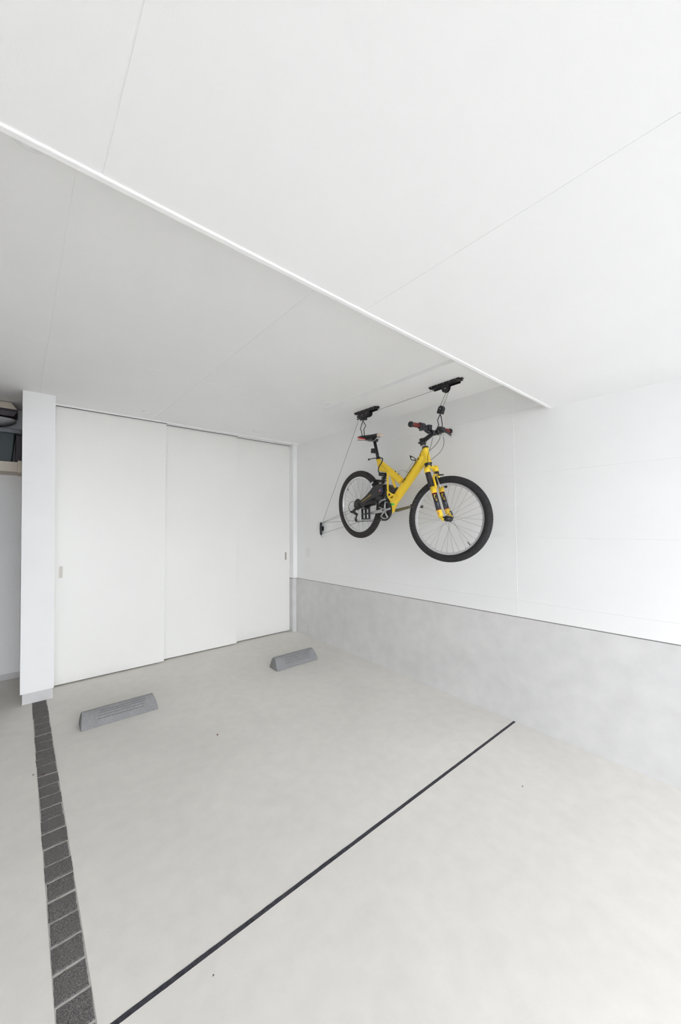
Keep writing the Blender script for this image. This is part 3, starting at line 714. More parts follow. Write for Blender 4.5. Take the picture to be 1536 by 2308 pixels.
#        s      top   half width  depth
prof_s = [(-.048, .647, .050, .012), (-.030, .661, .066, .030), (.00, .6655, .068, .042), (.045, .668, .060, .054), (.095, .670, .043, .050), (.15, .674, .030, .034), (.195, .6785, .023, .028), (.228, .676, .020, .026), (.250, .664, .014, .018)]
ns = 20
for (s0, top, hw, dp_) in prof_s:
    for k in range(ns):
        q = 2*math.pi*k/ns; c_, s2 = math.cos(q), math.sin(q)
        nn = hw*c_; tt = (dp_*.32*s2 if s2 > 0 else dp_*.75*s2)-.0
        droop = -dp_*.45*abs(c_)**3 if s2 <= 0.2 else -dp_*.25*abs(c_)**3
        secs.append(B(s0, nn+.006, top-dp_*.32+tt+droop))
fs = []; m_ = len(prof_s)
for i in range(m_-1):
    for k in range(ns): fs.append((i*ns+k, i*ns+(k+1) % ns, (i+1)*ns+(k+1) % ns, (i+1)*ns+k))
fs.append(tuple(range(ns))[::-1]); fs.append(tuple((m_-1)*ns+k for k in range(ns)))
sd.add(secs, fs, True)
for fi in range(len(sd.f)):
    i = fi//ns
    if i >= m_-3: sd.mi[fi] = 1
sad = sd.build('saddle', ['black', 'cream'], bike); sad['label'] = 'black saddle with cream nose'
# coloured skirt at the tail: red panel over a pale one with a black lower edge
sk = MB()
def skirt(mi, rows, off):
    sk.cur = mi; vs = []; nseg = 12
    for (r0) in rows:
        for k in range(nseg+1):
            u = k/nseg
            s0 = -.052+.135*u**1.1
            w_ = .045+.026*math.sin(min(1, u*1.7)*math.pi/2)-.024*max(0, u-.45)
            vs.append(B(s0, w_+off, .645-.0-r0*(1-.55*u)-.024*u))
    for a in range(len(rows)-1):
        for k in range(nseg): sk.f.append([len(sk.v)+a*(nseg+1)+k, len(sk.v)+a*(nseg+1)+k+1, len(sk.v)+(a+1)*(nseg+1)+k+1, len(sk.v)+(a+1)*(nseg+1)+k]); sk.sm.append(True); sk.mi.append(mi)
    sk.v += vs
skirt(0, [-.008, .010], .010); skirt(1, [.010, .026], .009); skirt(2, [.026, .033], .010)
sk.build('saddle_skirt', ['redvinyl', 'pinkvinyl', 'black'], sad, label='red and pale pink side panel')
rl = MB()
for sg in (1, -1):
    rl.tube(spline([B(.02, sg*.03+.006, .640), B(.075, sg*.028+.006, .612), B(.10, sg*.024+.006, .603), B(.135, sg*.022+.006, .602), B(.165, sg*.022+.006, .610), B(.205, sg*.012+.006, .650)]), .0035, 8)
rl.build('saddle_rail', 'silver', sad)

# brake / shock hose loop from the seat collar to the shock
hm = MB(); hm.tube(spline(P('hose')), .0048, 10); hm.build('shock_hose', 'black', bike)
# shock ---------------------------------------------------------
sh = MB(); sh.box((.262, -.022, .288), (.330, .026, .320), lambda a, b_, c_: B(a, b_, c_))
shk = sh.build('rear_shock', 'black', bike, bevel=.007)
MB().lathe(B(.336, 0, .300), N_, S_, [(0, -.02), (.010, -.02), (.010, .028), (0, .028)], 18, smooth=False).build('shock_eye', 'blackmetal', shk)
cb = MB(); pts = []
for k in range(90):
    q = k/89; a = q*2*math.pi*3.2
    base = Vector((.325-.018*q, 0, .285-.068*q))
    pts.append(B(base.x+.0225*math.cos(a)*.93, .024*math.sin(a), base.z+.0225*math.cos(a)*.25))
cb.tube(pts, .0052, 8); cb.build('coil_spring', 'blackmetal', shk)
cb = MB(); cb.tube([B(.327, 0, .295), B(.306, 0, .205)], .0115, 14); cb.build('shock_shaft', 'black', shk)
cb = MB(); cb.tube([B(.278, .0, .2165), B(.338, .0, .2165)], .011, 12); cb.tube([B(.309, -.022, .214), B(.309, .024, .214)], .014, 14); cb.build('shock_mount', 'silver', shk)

# swingarm --------------------------------------------------------
sw = MB()
cen = [(.4904, .1508), (.4416, .1394), (.3767, .1265), (.350, .108), (.3345, .085), (.333, .150), (.329, .198), (.330, .2165), (.3719, .2167), (.4333, .1999), (.4902, .1784)]
cen = [(p[0]+(.022 if p[0] > .34 else .010), p[1]) for p in cen]
sw.prism(cen, -.036, .036, B)
swing = sw.build('swingarm', 'swing', bike, bevel=.012, segs=3)
for sg, nm in ((1, 'right'), (-1, 'left')):
    a = MB()
    body = [(.352, .114), (.3166, .1050), (.2417, .0770), (.1648, .0370), (.1197, -.0034), (.1002, -.0300), (.0418, -.0350), (-.0050, -.0150), (.0013, .0235), (.0772, .0528), (.1399, .0985), (.1985, .1548), (.2569, .2009), (.3174, .2175), (.352, .2185), (.372, .17)]
    a.prism(body, .0335*sg, .052*sg, B); a.build('swingarm_arm', 'swing', swing, bevel=.008, segs=3)
# seat-stay like brace with the rear brake, lower stay and linkage toward the bottom bracket
a = MB(); a.prism([(.2717, .105), (.365, .112), (.372, .072), (.392, .035), (.360, .015), (.326, .022), (.308, .060)], .022, .050, B); a.build('lower_link', 'swing', swing, bevel=.008)
a = MB(); a.tube([B(.300, .045, .060), B(.235, .050, .040), B(.165, .052, .020), B(.100, .055, -.010)], [.010, .012, .011, .010], 10); a.build('lower_stay', 'swing', swing)
a = MB(); a.tube([B(.300, -.045, .060), B(.235, -.050, .040), B(.165, -.052, .020), B(.05, -.055, -.010)], [.010, .012, .011, .010], 10); a.build('lower_stay', 'swing', swing)
for sg in (1, -1): MB().tube([B(.215, .048*sg, .172), B(.190, .046*sg, .198), B(.215, .040*sg, .232)], [.009, .008, .008], 10).build('rear_brake_arm', 'silver', swing)
a = MB(); a.box((.200, -.05, .222), (.262, .05, .232), lambda x, y, z: B(x+(z-.227)*2, y, z+(x-.2)*.35)); a.build('brake_bridge', 'black', swing, bevel=.004)
lettering('cannondale', 'lettering', .150, .0095, on_swing, 'decal_yellow', swing)
sr = MB()
for k, (cur, pts_) in enumerate(((0, [(.322, .168), (.345, .176), (.372, .166), (.350, .160)]), (1, [(.318, .152), (.336, .166), (.352, .164), (.342, .150), (.352, .140), (.334, .148)]), (0, [(.352, .160), (.378, .158), (.386, .146), (.358, .150)]))):
    sr.cur = cur; sr.add([B(p[0]-.004, .0535, p[1]) for p in pts_], [tuple(range(len(pts_)))])
sr.build('star_decal', ['blue', 'orange'], swing)

# drivetrain -----------------------------------------------------
BBs, BBt = .424, -.011
cset = thing  # keep name short
ck = MB(); ck.lathe(B(BBs, 0, BBt), N_, S_, [(0, .034), (.014, .034), (.014, .076), (0, .076)], 20, smooth=False)
crank = ck.build('crankset', 'silver', bike)
def chainring(r, n0, teeth, m, nm):
    mb = MB(); prof = []; k = teeth*4; vs = []; 
    for side, nn in ((0, n0), (1, n0+.0035)):
        for i in range(k):
            q = 2*math.pi*i/k; rr = r+(.0028 if i % 4 in (1, 2) else -.0012)
            vs.append(B(BBs+rr*math.cos(q), nn, BBt+rr*math.sin(q)))
        for i in range(k):
            q = 2*math.pi*i/k; vs.append(B(BBs+(r-.014)*math.cos(q), nn, BBt+(r-.014)*math.sin(q)))
    fs = []
    for i in range(k):
        j = (i+1) % k
        fs += [(i, j, k+j, k+i), (2*k+i, 3*k+i, 3*k+j, 2*k+j), (i, 2*k+i, 2*k+j, j), (k+i, k+j, 3*k+j, 3*k+i)]
    mb.add(vs, fs).build(nm, m, crank)
chainring(.090, .0535, 44, 'black', 'outer_chainring'); chainring(.068, .0465, 32, 'blackmetal', 'middle_chainring'); MB().lathe(B(BBs, 0, BBt), N_, S_, [(0, .046), (.062, .046), (.062, .0475), (0, .0475)], 40, smooth=False).build('dark_fill_disc', 'black', crank)  # black disc added to darken the openings inside the rings
chainring(.046, .040, 22, 'silver', 'inner_chainring')
spd = MB()
for k in range(5):
    q = math.radians(20+72*k)
    spd.tube([B(BBs, .060, BBt), B(BBs+.076*math.cos(q), .0575, BBt+.076*math.sin(q))], [.013, .0065], 10, flat=(tuple(N_), .5))
spd.lathe(B(BBs, 0, BBt), N_, S_, [(0, .050), (.024, .050), (.020, .062), (0, .062)], 20)
spd.build('spider', 'silver', crank)
c0, c1 = Vector((BBs, 0, BBt)), Vector((.2846, 0, -.0560))
ar = MB(); ar.tube([B(c0.x+.012, .068, c0.z+.003), B(c0.x-.01, .069, c0.z-.002), B(c1.x+.004, .085, c1.z+.006), B(c1.x-.024, .088, c1.z-.002)], [.016, .0165, .0125, .012], 14, flat=(tuple(N_), .55)); ar.build('right_crank_arm', 'silver', crank)
MB().lathe(B(BBs, 0, BBt), N_, S_, [(0, .074), (.0085, .074), (.0085, .0795), (0, .0795)], 16, smooth=False).build('crank_bolt', 'black', crank)
ar = MB(); L0, L1 = (.4004+.02, -.0038-.006), (.59, .0425)
ar.tube([B(BBs, -.074, BBt), B(.452, -.076, -.004), B(L1[0]-.02, -.090, L1[1]-.006), B(L1[0]+.004, -.092, L1[1])], [.0145, .0145, .0125, .011], 14, flat=(tuple(N_), .6)); ar.build('left_crank_arm', 'olive', crank, label='dull worn left crank arm')
def pedal(cs, ct, n, name, sg):
    d0 = Vector((.99, 0, .14)); 
    def X(a, b_, c_): return B(cs+a*.985-c_*.17, n+b_, ct+a*.17+c_*.985)
    mb = MB(); w2, h2, th = .048, .045, .011
    # side-on cage tilted so its face shows: bars along a and c, thin in b
    for a in (-w2, 0, w2): mb.box((a-.0045, -.010, -h2), (a+.0045, .010, h2), X)
    for c_ in (-h2, 0, h2): mb.box((-w2-.0045, -.010, c_-.005), (w2+.0045, .010, c_+.005), X)
    pd = mb.build(name, 'black', crank, bevel=.002)
    ax = MB(); ax.tube([X(0, 0, 0), B(cs+(.02 if sg > 0 else -.0), n-.042*sg, ct+.008)], .006, 10); ax.build('pedal_axle', 'blackmetal', pd) if False else None
    return pd
pedal(.2420, -.0650, .115, 'right_pedal', 1)
MB().tube([B(.260, .082, -.058), B(.247, .115, -.062)], .0065, 10).build('pedal_axle', 'blackmetal', crank)
pm2 = MB()
for nn in (-.105, -.165): pm2.box((-.045, nn-.004, -.012), (.045, nn+.004, .012), lambda a, b_, c_: B(.615+a, b_, .052+c_))
for aa in (-.04, .0, .04): pm2.box((aa-.006, -.167, -.010), (aa+.006, -.103, .010), lambda a, b_, c_: B(.615+a, b_, .052+c_))
pm2.build('left_pedal', 'black', crank, bevel=.002)
# front derailleur cage
fd = MB(); fd.tube([B(BBs+.095*math.cos(math.radians(q)), .060, BBt+.095*math.sin(math.radians(q))) for q in range(88, 152, 8)], .006, 8, flat=(tuple(N_), .5))
fd.build('front_derailleur', 'silver', bike)
fd2 = MB(); fd2.box((.408, .01, .070), (.452, .055, .098), lambda a, b_, c_: B(a, b_, c_)); fd2.build('derailleur_body', 'black', bike, bevel=.006)
# cassette, rear derailleur, chain
cs = MB()
for k in range(7):
    r_ = .030+.0042*k; n0 = .046-.0042*k
    cs.lathe(CRH, N_, S_, [(.008, n0), (r_, n0), (r_, n0+.0018), (.008, n0+.0018)], 28, smooth=False)
cs.build('cassette', 'blackmetal', bike)
dr = MB()
dr.prism([(.005, .018), (.055, .020), (.075, -.010), (.060, -.040), (.020, -.045), (-.012, -.020)], .050, .066, B)
dro = dr.build('rear_dropout', 'swing', bike, bevel=.005)
dr = MB(); dr.tube([B(.035, .070, -.040), B(.010, .075, -.062), B(.020, .075, -.080), B(.055, .072, -.090)], [.013, .015, .014, .012], 12)
dr.tube([B(-.045, .068, -.076), B(-.010, .072, -.078)], [.009, .012], 10)
rd = dr.build('rear_derailleur', 'black', bike)
dc = MB(); dc.prism([(.045, -.080), (.066, -.084), (.052, -.125), (.058, -.160), (.048, -.170), (.030, -.160), (.020, -.140), (.034, -.115)], .060, .063, B)
dc.build('derailleur_cage', 'blackmetal', rd)
MB().lathe(B(.043, 0, -.150), N_, S_, [(0, .054), (.013, .054), (.013, .060), (0, .060)], 14, smooth=False).build('jockey_wheel', 'black', rd)
MB().tube([B(.012, .066, -.136), B(.034, .066, -.128)], .004, 8).build('derailleur_spring_pin', 'silver', rd)
dh = MB(); dh.tube(spline([B(.040, .062, .010), B(-.010, .064, .024), B(-.060, .066, .012), B(-.082, .068, -.030), B(-.060, .070, -.070), B(-.030, .070, -.078)]), .0022, 8); dh.build('shift_cable', 'black', bike)
ch = MB()
def chain_run(a, b_, n_):
    a = Vector(a); b_ = Vector(b_); k = int((b_-a).length/.0127)
    for i in range(k):
        p = a.lerp(b_, i/k); q = a.lerp(b_, (i+.86)/k); w_ = .0018 if i % 2 else .0030
        ch.tube([B(p.x, n_, p.y), B(q.x, n_, q.y)], .0034, 6, flat=(tuple(N_), w_/.0034))
chain_run((.043, -.164), (.418, -.101), .056)
ch.build('chain', 'blackmetal', bike); ch = MB(); chain_run((.010, .034), (.425, .078), .050)
ch.build('chain', 'blackmetal', bike)

# fork -------------------------------------------------------------
fk = MB()
fR, fL = PT['fork_r'], PT['fork_l']
crn = B(.823, 0, .388); stc = h1+u_*.030
def V3(p): return B(*p)
# crown: clamp each stanchion and bridge to the steerer
axR = (V3(fR[1])-V3(fR[0])).normalized(); axR = (V3(fR[2])-V3(fR[1])).normalized(); axL = (V3(fL[2])-V3(fL[1])).normalized()
fk.tube([V3(fR[0])-axR*.022, V3(fR[0])+axR*.020], .0235, 20)
fk.tube([V3(fL[0])-axL*.026, V3(fL[0])+axL*.022], .0235, 20)
fk.tube([V3(fR[0])-axR*.004, crn, V3(fL[0])-axL*.004], [.013, .019, .013], 14)
fork = fk.build('fork_crown', 'yellow', bike)
stm = MB(); stm.tube([h1+u_*.03, crn+u_*.006], .018, 16); stm.build('fork_steerer', 'black', fork)
for (L, ax, sg) in ((fR, axR, 1), (fL, axL, -1)):
    capm = MB(); capm.tube([V3(L[0])-ax*(.027+.003), V3(L[0])-ax*.024], .013, 14); capm.build('fork_cap', 'black', fork)
    bt_ = MB(); p0 = V3(L[0])+ax*.018; p1 = V3(L[2]); n_ = 33; pts = []; rr = []
    for k in range(n_):
        pts.append(p0.lerp(p1, k/(n_-1))); rr.append(.0222 if k % 2 else .0190)
    bt_.tube(pts, rr, 18); bt_.build('rubber_boot', 'boot', fork)
    if sg > 0:
        lo = [V3(L[3])-ax*.012, V3(L[4]), V3(L[5]), V3(L[6])]
    else:
        lo = [V3(L[3])-ax*.02, V3(L[4]), V3(L[5]), V3(L[6])]
    lg = MB(); d9 = (lo[1]-lo[0]).normalized(); e9 = (lo[2]-lo[1]).normalized(); lg.tube([lo[0], lo[1]-d9*.001, lo[1], lo[1]+e9*.004, lo[2]-e9*.004, lo[2], lo[2].lerp(lo[3], .75), lo[3]], [.0215, .0205, .0204, .0190, .0190, .0205, .0195, .015], 18)
    leg = lg.build('fork_leg', 'yellow', fork)
    sl = MB(); sl.tube([lo[1]-ax*.001, lo[2]+ax*.001], .0200, 18); sl.build('fork_sleeve', 'sleeve', leg)
    rg = MB(); d = (lo[2]-lo[1]).normalized(); rg.tube([lo[1]-d*.001, lo[1]+d*.003], .0208, 18); rg.tube([lo[2]-d*.003, lo[2]+d*.001], .0208, 18); rg.build('red_band', 'redvinyl', leg)
    # yellow emblem wrapped on the sleeve, facing the camera side
    em = MB(); side = N_; fwd = d.cross(side).normalized()
    if fwd.dot(S_) < 0: fwd = -fwd
    def on_leg(a, w_):
        w_ = w_+.004; q = w_/.0200
        return lo[1]+d*a+fwd*.0206*math.sin(q)+side*.0206*math.cos(q)
    for shp in ([(.012, .002), (.012, .015), (.020, .016), (.020, .008), (.040, .004), (.040, .000)], [(.028, -.001), (.036, .004), (.062, .008), (.068, .014), (.056, .017), (.052, .008), (.040, .006)], [(.020, .010), (.038, .012), (.050, .018), (.048, .013)]):
        em.add([on_leg(a, b_) for a, b_ in shp], [tuple(range(len(shp)))])
    em.build('emblem_decal', 'decal_yellow', leg)
    # drop-out
    dpm = MB(); tgt = V3(L[7])
    dpm.tube([lo[3]-ax*.012, lo[3].lerp(tgt, .5), tgt], [.015, .013, .014], 12); dpm.build('dropout', 'yellow', leg)
pk = MB(); lo3 = V3(fR[5]).lerp(V3(fR[6]), .35)
pk.add([lo3+N_*.0212+S_*a+T_*b_ for a, b_ in ((.000, .008), (.012, .006), (.013, -.014), (.001, -.012))], [(0, 1, 2, 3)]); pk.build('pink_label', 'pink', fork)
ac = MB(); ac.tube(spline(P('arch')), .0095, 12); ac.tube([B(.958, .055, .222), B(.940, .06, .205)], .012, 10); ac.build('fork_brace', 'yellow', fork)
axm = MB(); axm.tube([CFH-nf*.062, CFH+nf*.062], .011, 16); axm.tube([CFH-nf*.072, CFH-nf*.058], .016, 16); axm.build('front_axle', 'black', fork)
ql = MB(); ql.tube(spline([CFH+nf*.062, CFH+nf*.078, CFH+nf*.080+Vector((0, 0, .02)), CFH+nf*.072+Vector((0, 0.004, .05)), CFH+nf*.060+Vector((0, .010, .062))]), [.006]*33, 10); ql.build('quick_release_lever', 'black', fork)
# front brake
fb = MB(); fb.tube(P('brakearm'), [.0042, .0052, .0052], 8, flat=(tuple(N_), .6)); fbo = fb.build('brake_arm', 'silver', fork)
fb = MB(); fb.tube(spline(P('brakeline')), .003, 8); fb.build('brake_cable', 'silver', fbo)
fb = MB(); bb_ = PT['brakebits']
fb.tube([B(.905, -.02, .322), B(bb_[0][0], -.02, bb_[0][2]), B(bb_[1][0]+.004, -.04, bb_[1][2])], [.004, .006, .005], 8)
fb.tube([B(.962, -.046, .243), B(.978, -.046, .236)], .011, 10); fb.tube([B(.948, -.046, .252), B(.962, -.046, .248)], .007, 8); fb.build('brake_pad_holder', 'black', fbo)
fb = MB(); fb.tube([B(.956, .035, .246), B(.972, .034, .238)], .008, 8); fb.build('brake_pad', 'silver', fbo)

# stem, handlebar ---------------------------------------------------
sm2 = MB(); e0 = h0-u_*.012; sp_ = B(.728, 0, .582)
sm2.tube([e0, B(.738, 0, .556), B(.733, 0, .572)], .0115, 16); sm2.build('steerer_quill', 'silver', bike)
qs = MB(); qs.tube([B(.741, 0, .556), B(.722, 0, .606)], .0225, 18); qs.tube([B(.712, -.024, .572), B(.716, .026, .572)], .008, 10); qs.tube([B(.724, -.024, .598), B(.726, .026, .598)], .007, 10)
qs.tube([B(.728, 0, .588), B(.766, 0, .606), B(.826, 0, .642)], [.0205, .0175, .0165], 16)
CB = B(.828, 0, .650)
BR = B(*PT['barR'][0]); BL = B(*PT['barL'][3])
qs.tube([CB-(BL-BR).normalized()*.026, CB+(BL-BR).normalized()*.026], .0215, 18)
stem = qs.build('stem', 'black', bike)
hb = MB(); bpts = [BR, BR.lerp(BL, .22)+T_*.002, CB+(BR-BL).normalized()*.075, CB, CB+(BL-BR).normalized()*.075, BL.lerp(BR, .22), BL]
hb.tube(spline(bpts), .0112, 14)
bar = hb.build('handlebar', 'black', bike)
dirR = (BR-bpts[1]).normalized(); dirL = (BL-bpts[5]).normalized()
for (e_, dd, nm) in ((BR, dirR, 'right_grip'), (BL, dirL, 'left_grip')):
    gp = MB(); gp.tube([e_-dd*.115, e_-dd*.006], .0168, 16); gr = gp.build(nm, 'red', bar, label='dark red rubber grip')
    gc = MB(); gc.tube([e_-dd*.014, e_-dd*.010, e_+dd*.004, e_+dd*.009], [.0165, .0215, .0215, .015], 18); gc.build('grip_cap', 'black', gr)
    gc = MB(); gc.tube([e_-dd*.132, e_-dd*.128, e_-dd*.114, e_-dd*.108], [.018, .0245, .0245, .017], 18); gc.build('shifter_ring', 'black', gr)
# shifters and brake levers
for (e_, dd, inn, nm) in ((BR, dirR, BR-dirR*.15, 'right'), (BL, dirL, BL-dirL*.15, 'left')):
    sf = MB(); sf.tube([inn+dd*.020, inn-dd*.022], .0235, 14); sf.tube([inn-T_*.012, inn-T_*.036-S_*.004], [.018, .014], 10); sfo = sf.build('shifter', 'blackmetal', bar)
    pv_ = inn-dd*.022+S_*.030-T_*.012
    bl = MB(); bl.tube([inn-dd*.02, pv_], [.014, .011], 10)
    bl.tube(spline([pv_, pv_+dd*.03+S_*.022-T_*.010, pv_+dd*.075+S_*.026-T_*.020, pv_+dd*.115+S_*.020-T_*.028]), .0058, 8, flat=(tuple(T_), 1.4)); bl.build('brake_lever', 'black', bar)
    sl = MB(); sl.tube([inn-T_*.030+S_*.01, inn+dd*.03-T_*.044+S_*.018], .005, 8); sl.build('shift_lever', 'silver', sfo)
# lamp bracket / computer by the stem, cable ferrules
MB().box((-.018, .018, -.006), (.020, .052, .040), lambda a, b_, c_: B(.815+a, b_, .668+c_)).build('lamp_mount', 'black', bar, bevel=.007)
MB().box((-.014, -.058, -.010), (.018, -.030, .016), lambda a, b_, c_: B(.835+a, b_, .658+c_)).build('bar_clamp', 'blackmetal', bar, bevel=.005)
MB().tube([B(.885, -.115, .648), B(.928, -.108, .622), B(.9406, -.10, .617)], [.0018, .0018, .0045], 8).build('lever_tip', 'silver', bar)
for key in ('cab1', 'cab2', 'cab3', 'cab4'):
    MB().tube(spline(P(key)), .0018, 8).build('cable', 'black', bike)
MB().tube(spline([B(.835, .02, .655), B(.870, .0, .668), B(.885, -.03, .640), B(.8733, -.03, .6325)]), .0018, 8).build('cable', 'black', bike)
# bottle cage on the upper face of the down tube -------------------
cg = MB(); cgz = PT['cage']
def cgp(i, n_=0): return B(cgz[i][0], n_, cgz[i][2])
cg.tube([B(.664, .012, .428), B(.607, .014, .345), B(.594, .016, .322)], .0022, 8)
cg.tube([B(.664, -.012, .428), B(.607, -.014, .345), B(.594, -.016, .322)], .0022, 8)
cg.tube(spline([B(.6788, .0, .4303), B(.674, .0, .446), B(.690, 0, .452), B(.7065, 0, .4493)]), .0022, 8)
cage = cg.build('bottle_cage', 'silver', bike)
cg = MB(); cg.tube(spline([cgp(5, .02), B(.535, .024, .318), cgp(6, .026), cgp(7, .02), cgp(8, .0)]), .0018, 8); cg.build('cage_loop', 'silver', cage)
cg = MB(); cg.tube(spline([B(.684, 0, .418), B(.668, .0, .432), B(.646, .018, .436), B(.628, .012, .455), B(.6117, 0, .4682), B(.630, -.014, .462), B(.655, -.018, .446), B(.668, .0, .432)]), .0034, 8)
cg.tube([B(.624, .0, .460), B(.608, 0, .471)], [.006, .0055], 8); cg.tube([B(.672, 0, .436), B(.690, 0, .424)], [.008, .009], 8); cg.build('cage_clip', 'black', cage)
ps = MB(); ps.tube([B(.600, .0, .318), B(.632, 0, .360)], .0045, 8); ps.build('cage_bolt', 'blackmetal', cage)
for (a, b_) in ((.452, .333), (.492, .312)):
    MB().tube([B(a, .0, b_-.006), B(a+.003, 0, b_+.006)], .005, 8).build('cable_guide', 'black', frame)
MB().tube([B(.478, .0, .185), B(.500, 0, .196)], .006, 8).build('cable_guide', 'black', frame)
MB().tube(spline([B(.490, .02, .176), B(.520, .02, .170), B(.505, .02, .200)]), .003, 8).build('cable_guide', 'black', frame)

# ------------------------------------------------------------------ hoist hardware
HG = 'black brackets of the ceiling hoist'
def hoist_bracket(y0, y1, ear0, ear1, earz, label, rear):
    yc = (y0+y1)/2
    t = thing('hoist_bracket', label, 'bracket', (2.385, yc, 2.405), HG)
    ch_ = MB(); ch_.box((2.353, y0, 2.3925), (2.411, y1, 2.4045)); ch_.box((2.353, y0+.02, 2.380), (2.357, y1-.01, 2.3925)); ch_.box((2.407, y0+.02, 2.380), (2.411, y1-.01, 2.3925))
    ch_.build('channel', 'black', t, bevel=.001)
    tb = MB(); tb.box((2.372, y0-.014, 2.4005), (2.400, y0, 2.4045)); tb.box((2.372, y1, 2.4005), (2.400, y1+.010, 2.4045)); tb.build('mounting_tab', 'black', t)
    bl = MB()
    for k in range(5):
        yy = y0+.025+(y1-y0-.05)*k/4
        bl.tube([(2.3526, yy, 2.3985), (2.3512, yy, 2.3985)], .0028, 8)
    bl.build('screw_head', 'silver', t)
    for nn in (2.356, 2.395 if rear else 2.374):
        er = MB(); pts = []
        r_ = abs(ear1-ear0)/2
        if not rear:
            pts = [(ear0, 2.39), (ear1, 2.39)]+[((ear0+ear1)/2+r_*math.cos(math.radians(q)), earz+r_+r_*math.sin(math.radians(q))) for q in range(0, -181, -15)]
        else:
            pts = [(ear0, 2.39), (ear1, 2.39), (ear1, earz), (ear1-.055, earz+.002), (ear1-.06, earz+.010), (ear1-.075, earz+.012), (ear0+.045, earz+.008), (ear0+.022, earz+.008), (ear0+.008, earz+.014), (ear0, earz+.026)]
        er.prism([(p[0], p[1]) for p in pts], nn, nn+.003, lambda a, b_, c_: Vector((b_, a, c_)))
        er.build('side_plate', 'black', t)
    return t
tF = hoist_bracket(1.437, 1.695, 1.520, 1.583, 2.327, 'black hoist bracket over the handlebar, nearer the ceiling edge', False)
MB().tube([(2.3595, 1.552, 2.356), (2.3735, 1.552, 2.356)], .022, 20).build('pulley', 'blackmetal', tF)
MB().tube([(2.3535, 1.552, 2.356), (2.3565, 1.552, 2.356)], .0045, 10).build('axle_pin', 'silver', tF)
tR = hoist_bracket(2.262, 2.530, 2.336, 2.496, 2.330, 'black hoist bracket over the saddle, beside a round downlight', True)
for (yy, zz) in ((2.372, 2.366), (2.430, 2.362)):
    MB().tube([(2.357, yy, zz), (2.397, yy, zz)], .018, 20).build('pulley', 'blackmetal', tR)
    MB().tube([(2.3535, yy, zz), (2.3565, yy, zz)], .004, 10).build('axle_pin', 'silver', tR)
pn = MB(); pn.tube([(2.3535, 2.484, 2.368), (2.3565, 2.484, 2.368)], .004, 10); pn.tube([(2.3535, 2.488, 2.342), (2.3535, 2.476, 2.345)], .004, 8); pn.build('axle_pin', 'silver', tR)
def hook_block(c, tilt, w2, h, label, arms, pin):
    t = thing('hook_block', label, 'pulley hook', c, 'black hook blocks of the hoist')
    bm_ = MB(); pts = [(-w2, -h), (w2, -h)]+[(w2*math.cos(math.radians(q)), h*.2+w2*1.0*math.sin(math.radians(q))) for q in range(0, 181, 15)]
    ct, s_t = math.cos(tilt), math.sin(tilt)
    def X(a, b_, c_): return Vector(c)+S_*(a*ct-c_*s_t)+T_*(a*s_t+c_*ct)+N_*b_
    bm_.prism(pts, -.015, .015, X); bm_.build('pulley_housing', 'black', t, bevel=.003)
    MB().tube([X(0, .0150, h*.25), X(0, .0165, h*.25)], .0042, 10).build('axle_pin', 'silver', t)
    for a in arms:
        MB().tube(a, .0036, 8).build('hook', 'black', t)
    return t
hF = PT['hoistF_hook']; hR = PT['hoistR_hook']
bF = B(.938, .060, .806)
hook_block(tuple(bF), math.radians(-14), .024, .030, 'black pulley block hooked on the handlebar, hanging below its bracket', [
    [B(hF[0][0]+.004, .045, hF[0][2]+.004), B(*hF[1]), B(*hF[2]), B(.897, .045, .662), B(.880, .060, .645), B(.868, .065, .668)],
    [B(hF[0][0]+.006, .045, hF[0][2]+.004), B(hF[4][0]+.006, .03, hF[4][2]-.02), B(*hF[5]), B(*hF[6]), B(*hF[7]), B(.905, .02, .628), B(.888, .01, .640)]], None)
bR = B(.0700, .0900, .818)
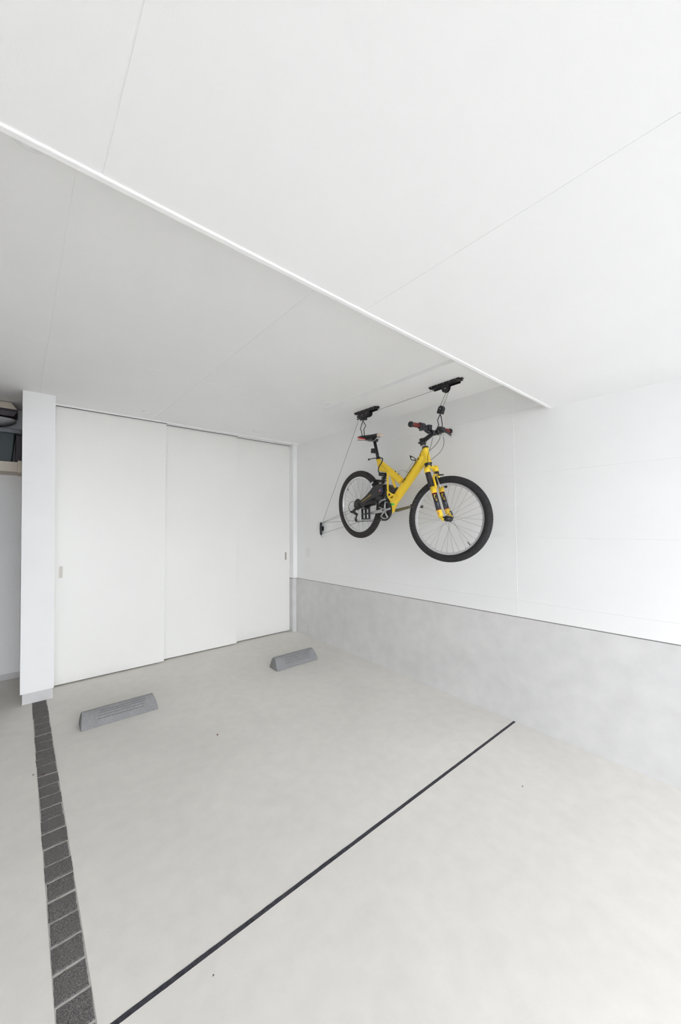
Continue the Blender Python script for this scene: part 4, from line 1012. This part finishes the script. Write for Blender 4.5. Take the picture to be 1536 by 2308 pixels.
hook_block(tuple(bR), 0.0, .026, .026, 'black hook block drawn up under its bracket, hooked on the saddle', [
    [B(hR[0][0], .075, hR[0][2]+.004), B(*hR[1]), B(*hR[2]), B(*hR[3]), B(hR[3][0]+.004, .074, hR[3][2]-.024), B(hR[3][0]+.010, .056, hR[3][2]-.030)],
    [B(hR[4][0], .075, hR[4][2]+.004), B(*hR[5]), B(*hR[6]), B(*hR[7]), B(hR[7][0]+.002, .074, hR[7][2]-.020), B(hR[7][0]+.006, .056, hR[7][2]-.030)]], None)
# ropes
rp = MB(); rr_ = .0014
rp.tube([(2.367, 1.575, 2.374), (2.379, 2.352, 2.367)], rr_, 6)
rp.tube([(2.367, 1.545, 2.340), B(.925, .060, .835)], rr_, 6)
rp.tube([(2.385, 1.512, 2.393), B(.952, .060, .828)], rr_, 6)
rp.tube([(2.380, 2.494, 2.336), (2.742, 3.500, 1.424), (2.742, 3.513, 1.30), (2.735, 3.520, 1.262)], rr_, 6)
cT = Vector((2.736, 3.500, 1.398)); cB = Vector((2.736, 3.512, 1.268))
rp.tube([cT, B(.05, .085, -.02)], rr_, 6)
rp.tube([cT, B(.06, .085, -.06)], rr_, 6)
rp.tube([cT, B(.37, .055, -.095)], rr_, 6)
rp.tube([cB, B(.21, .085, -.125), B(.24, .12, -.105)], rr_, 6)
ro = rp.build('hoist_rope', 'rope'); tag(ro, 'thin black rope running from the hoist brackets down to the wall cleat and bike', 'rope')
t = thing('rope_cleat', 'black rope cleat fixed on the white wall behind the rear wheel', 'cleat', (W, 3.53, 1.325))
cz = MB(); 
cz.tube([(2.731, 3.528, 1.402), (2.728, 3.528, 1.388), (2.727, 3.528, 1.325), (2.728, 3.528, 1.262), (2.731, 3.528, 1.248)], [.007, .013, .0155, .013, .007], 14)
cz.build('cleat_body', 'black', t)
MB().box((2.742, 3.512, 1.30), (W-.001, 3.544, 1.352)).build('cleat_foot', 'black', t)
MB().tube([(2.728, 3.512, 1.392), (2.722, 3.500, 1.386)], .006, 8).build('cleat_knob', 'black', t)
MB().tube([(2.752, 3.548, 1.29), (2.753, 3.552, 1.225)], .002, 6).build('rope_tail', 'rope', t)

# ------------------------------------------------------------------ tidy
for o in bpy.data.objects:
    if '_o' in o: del o['_o']
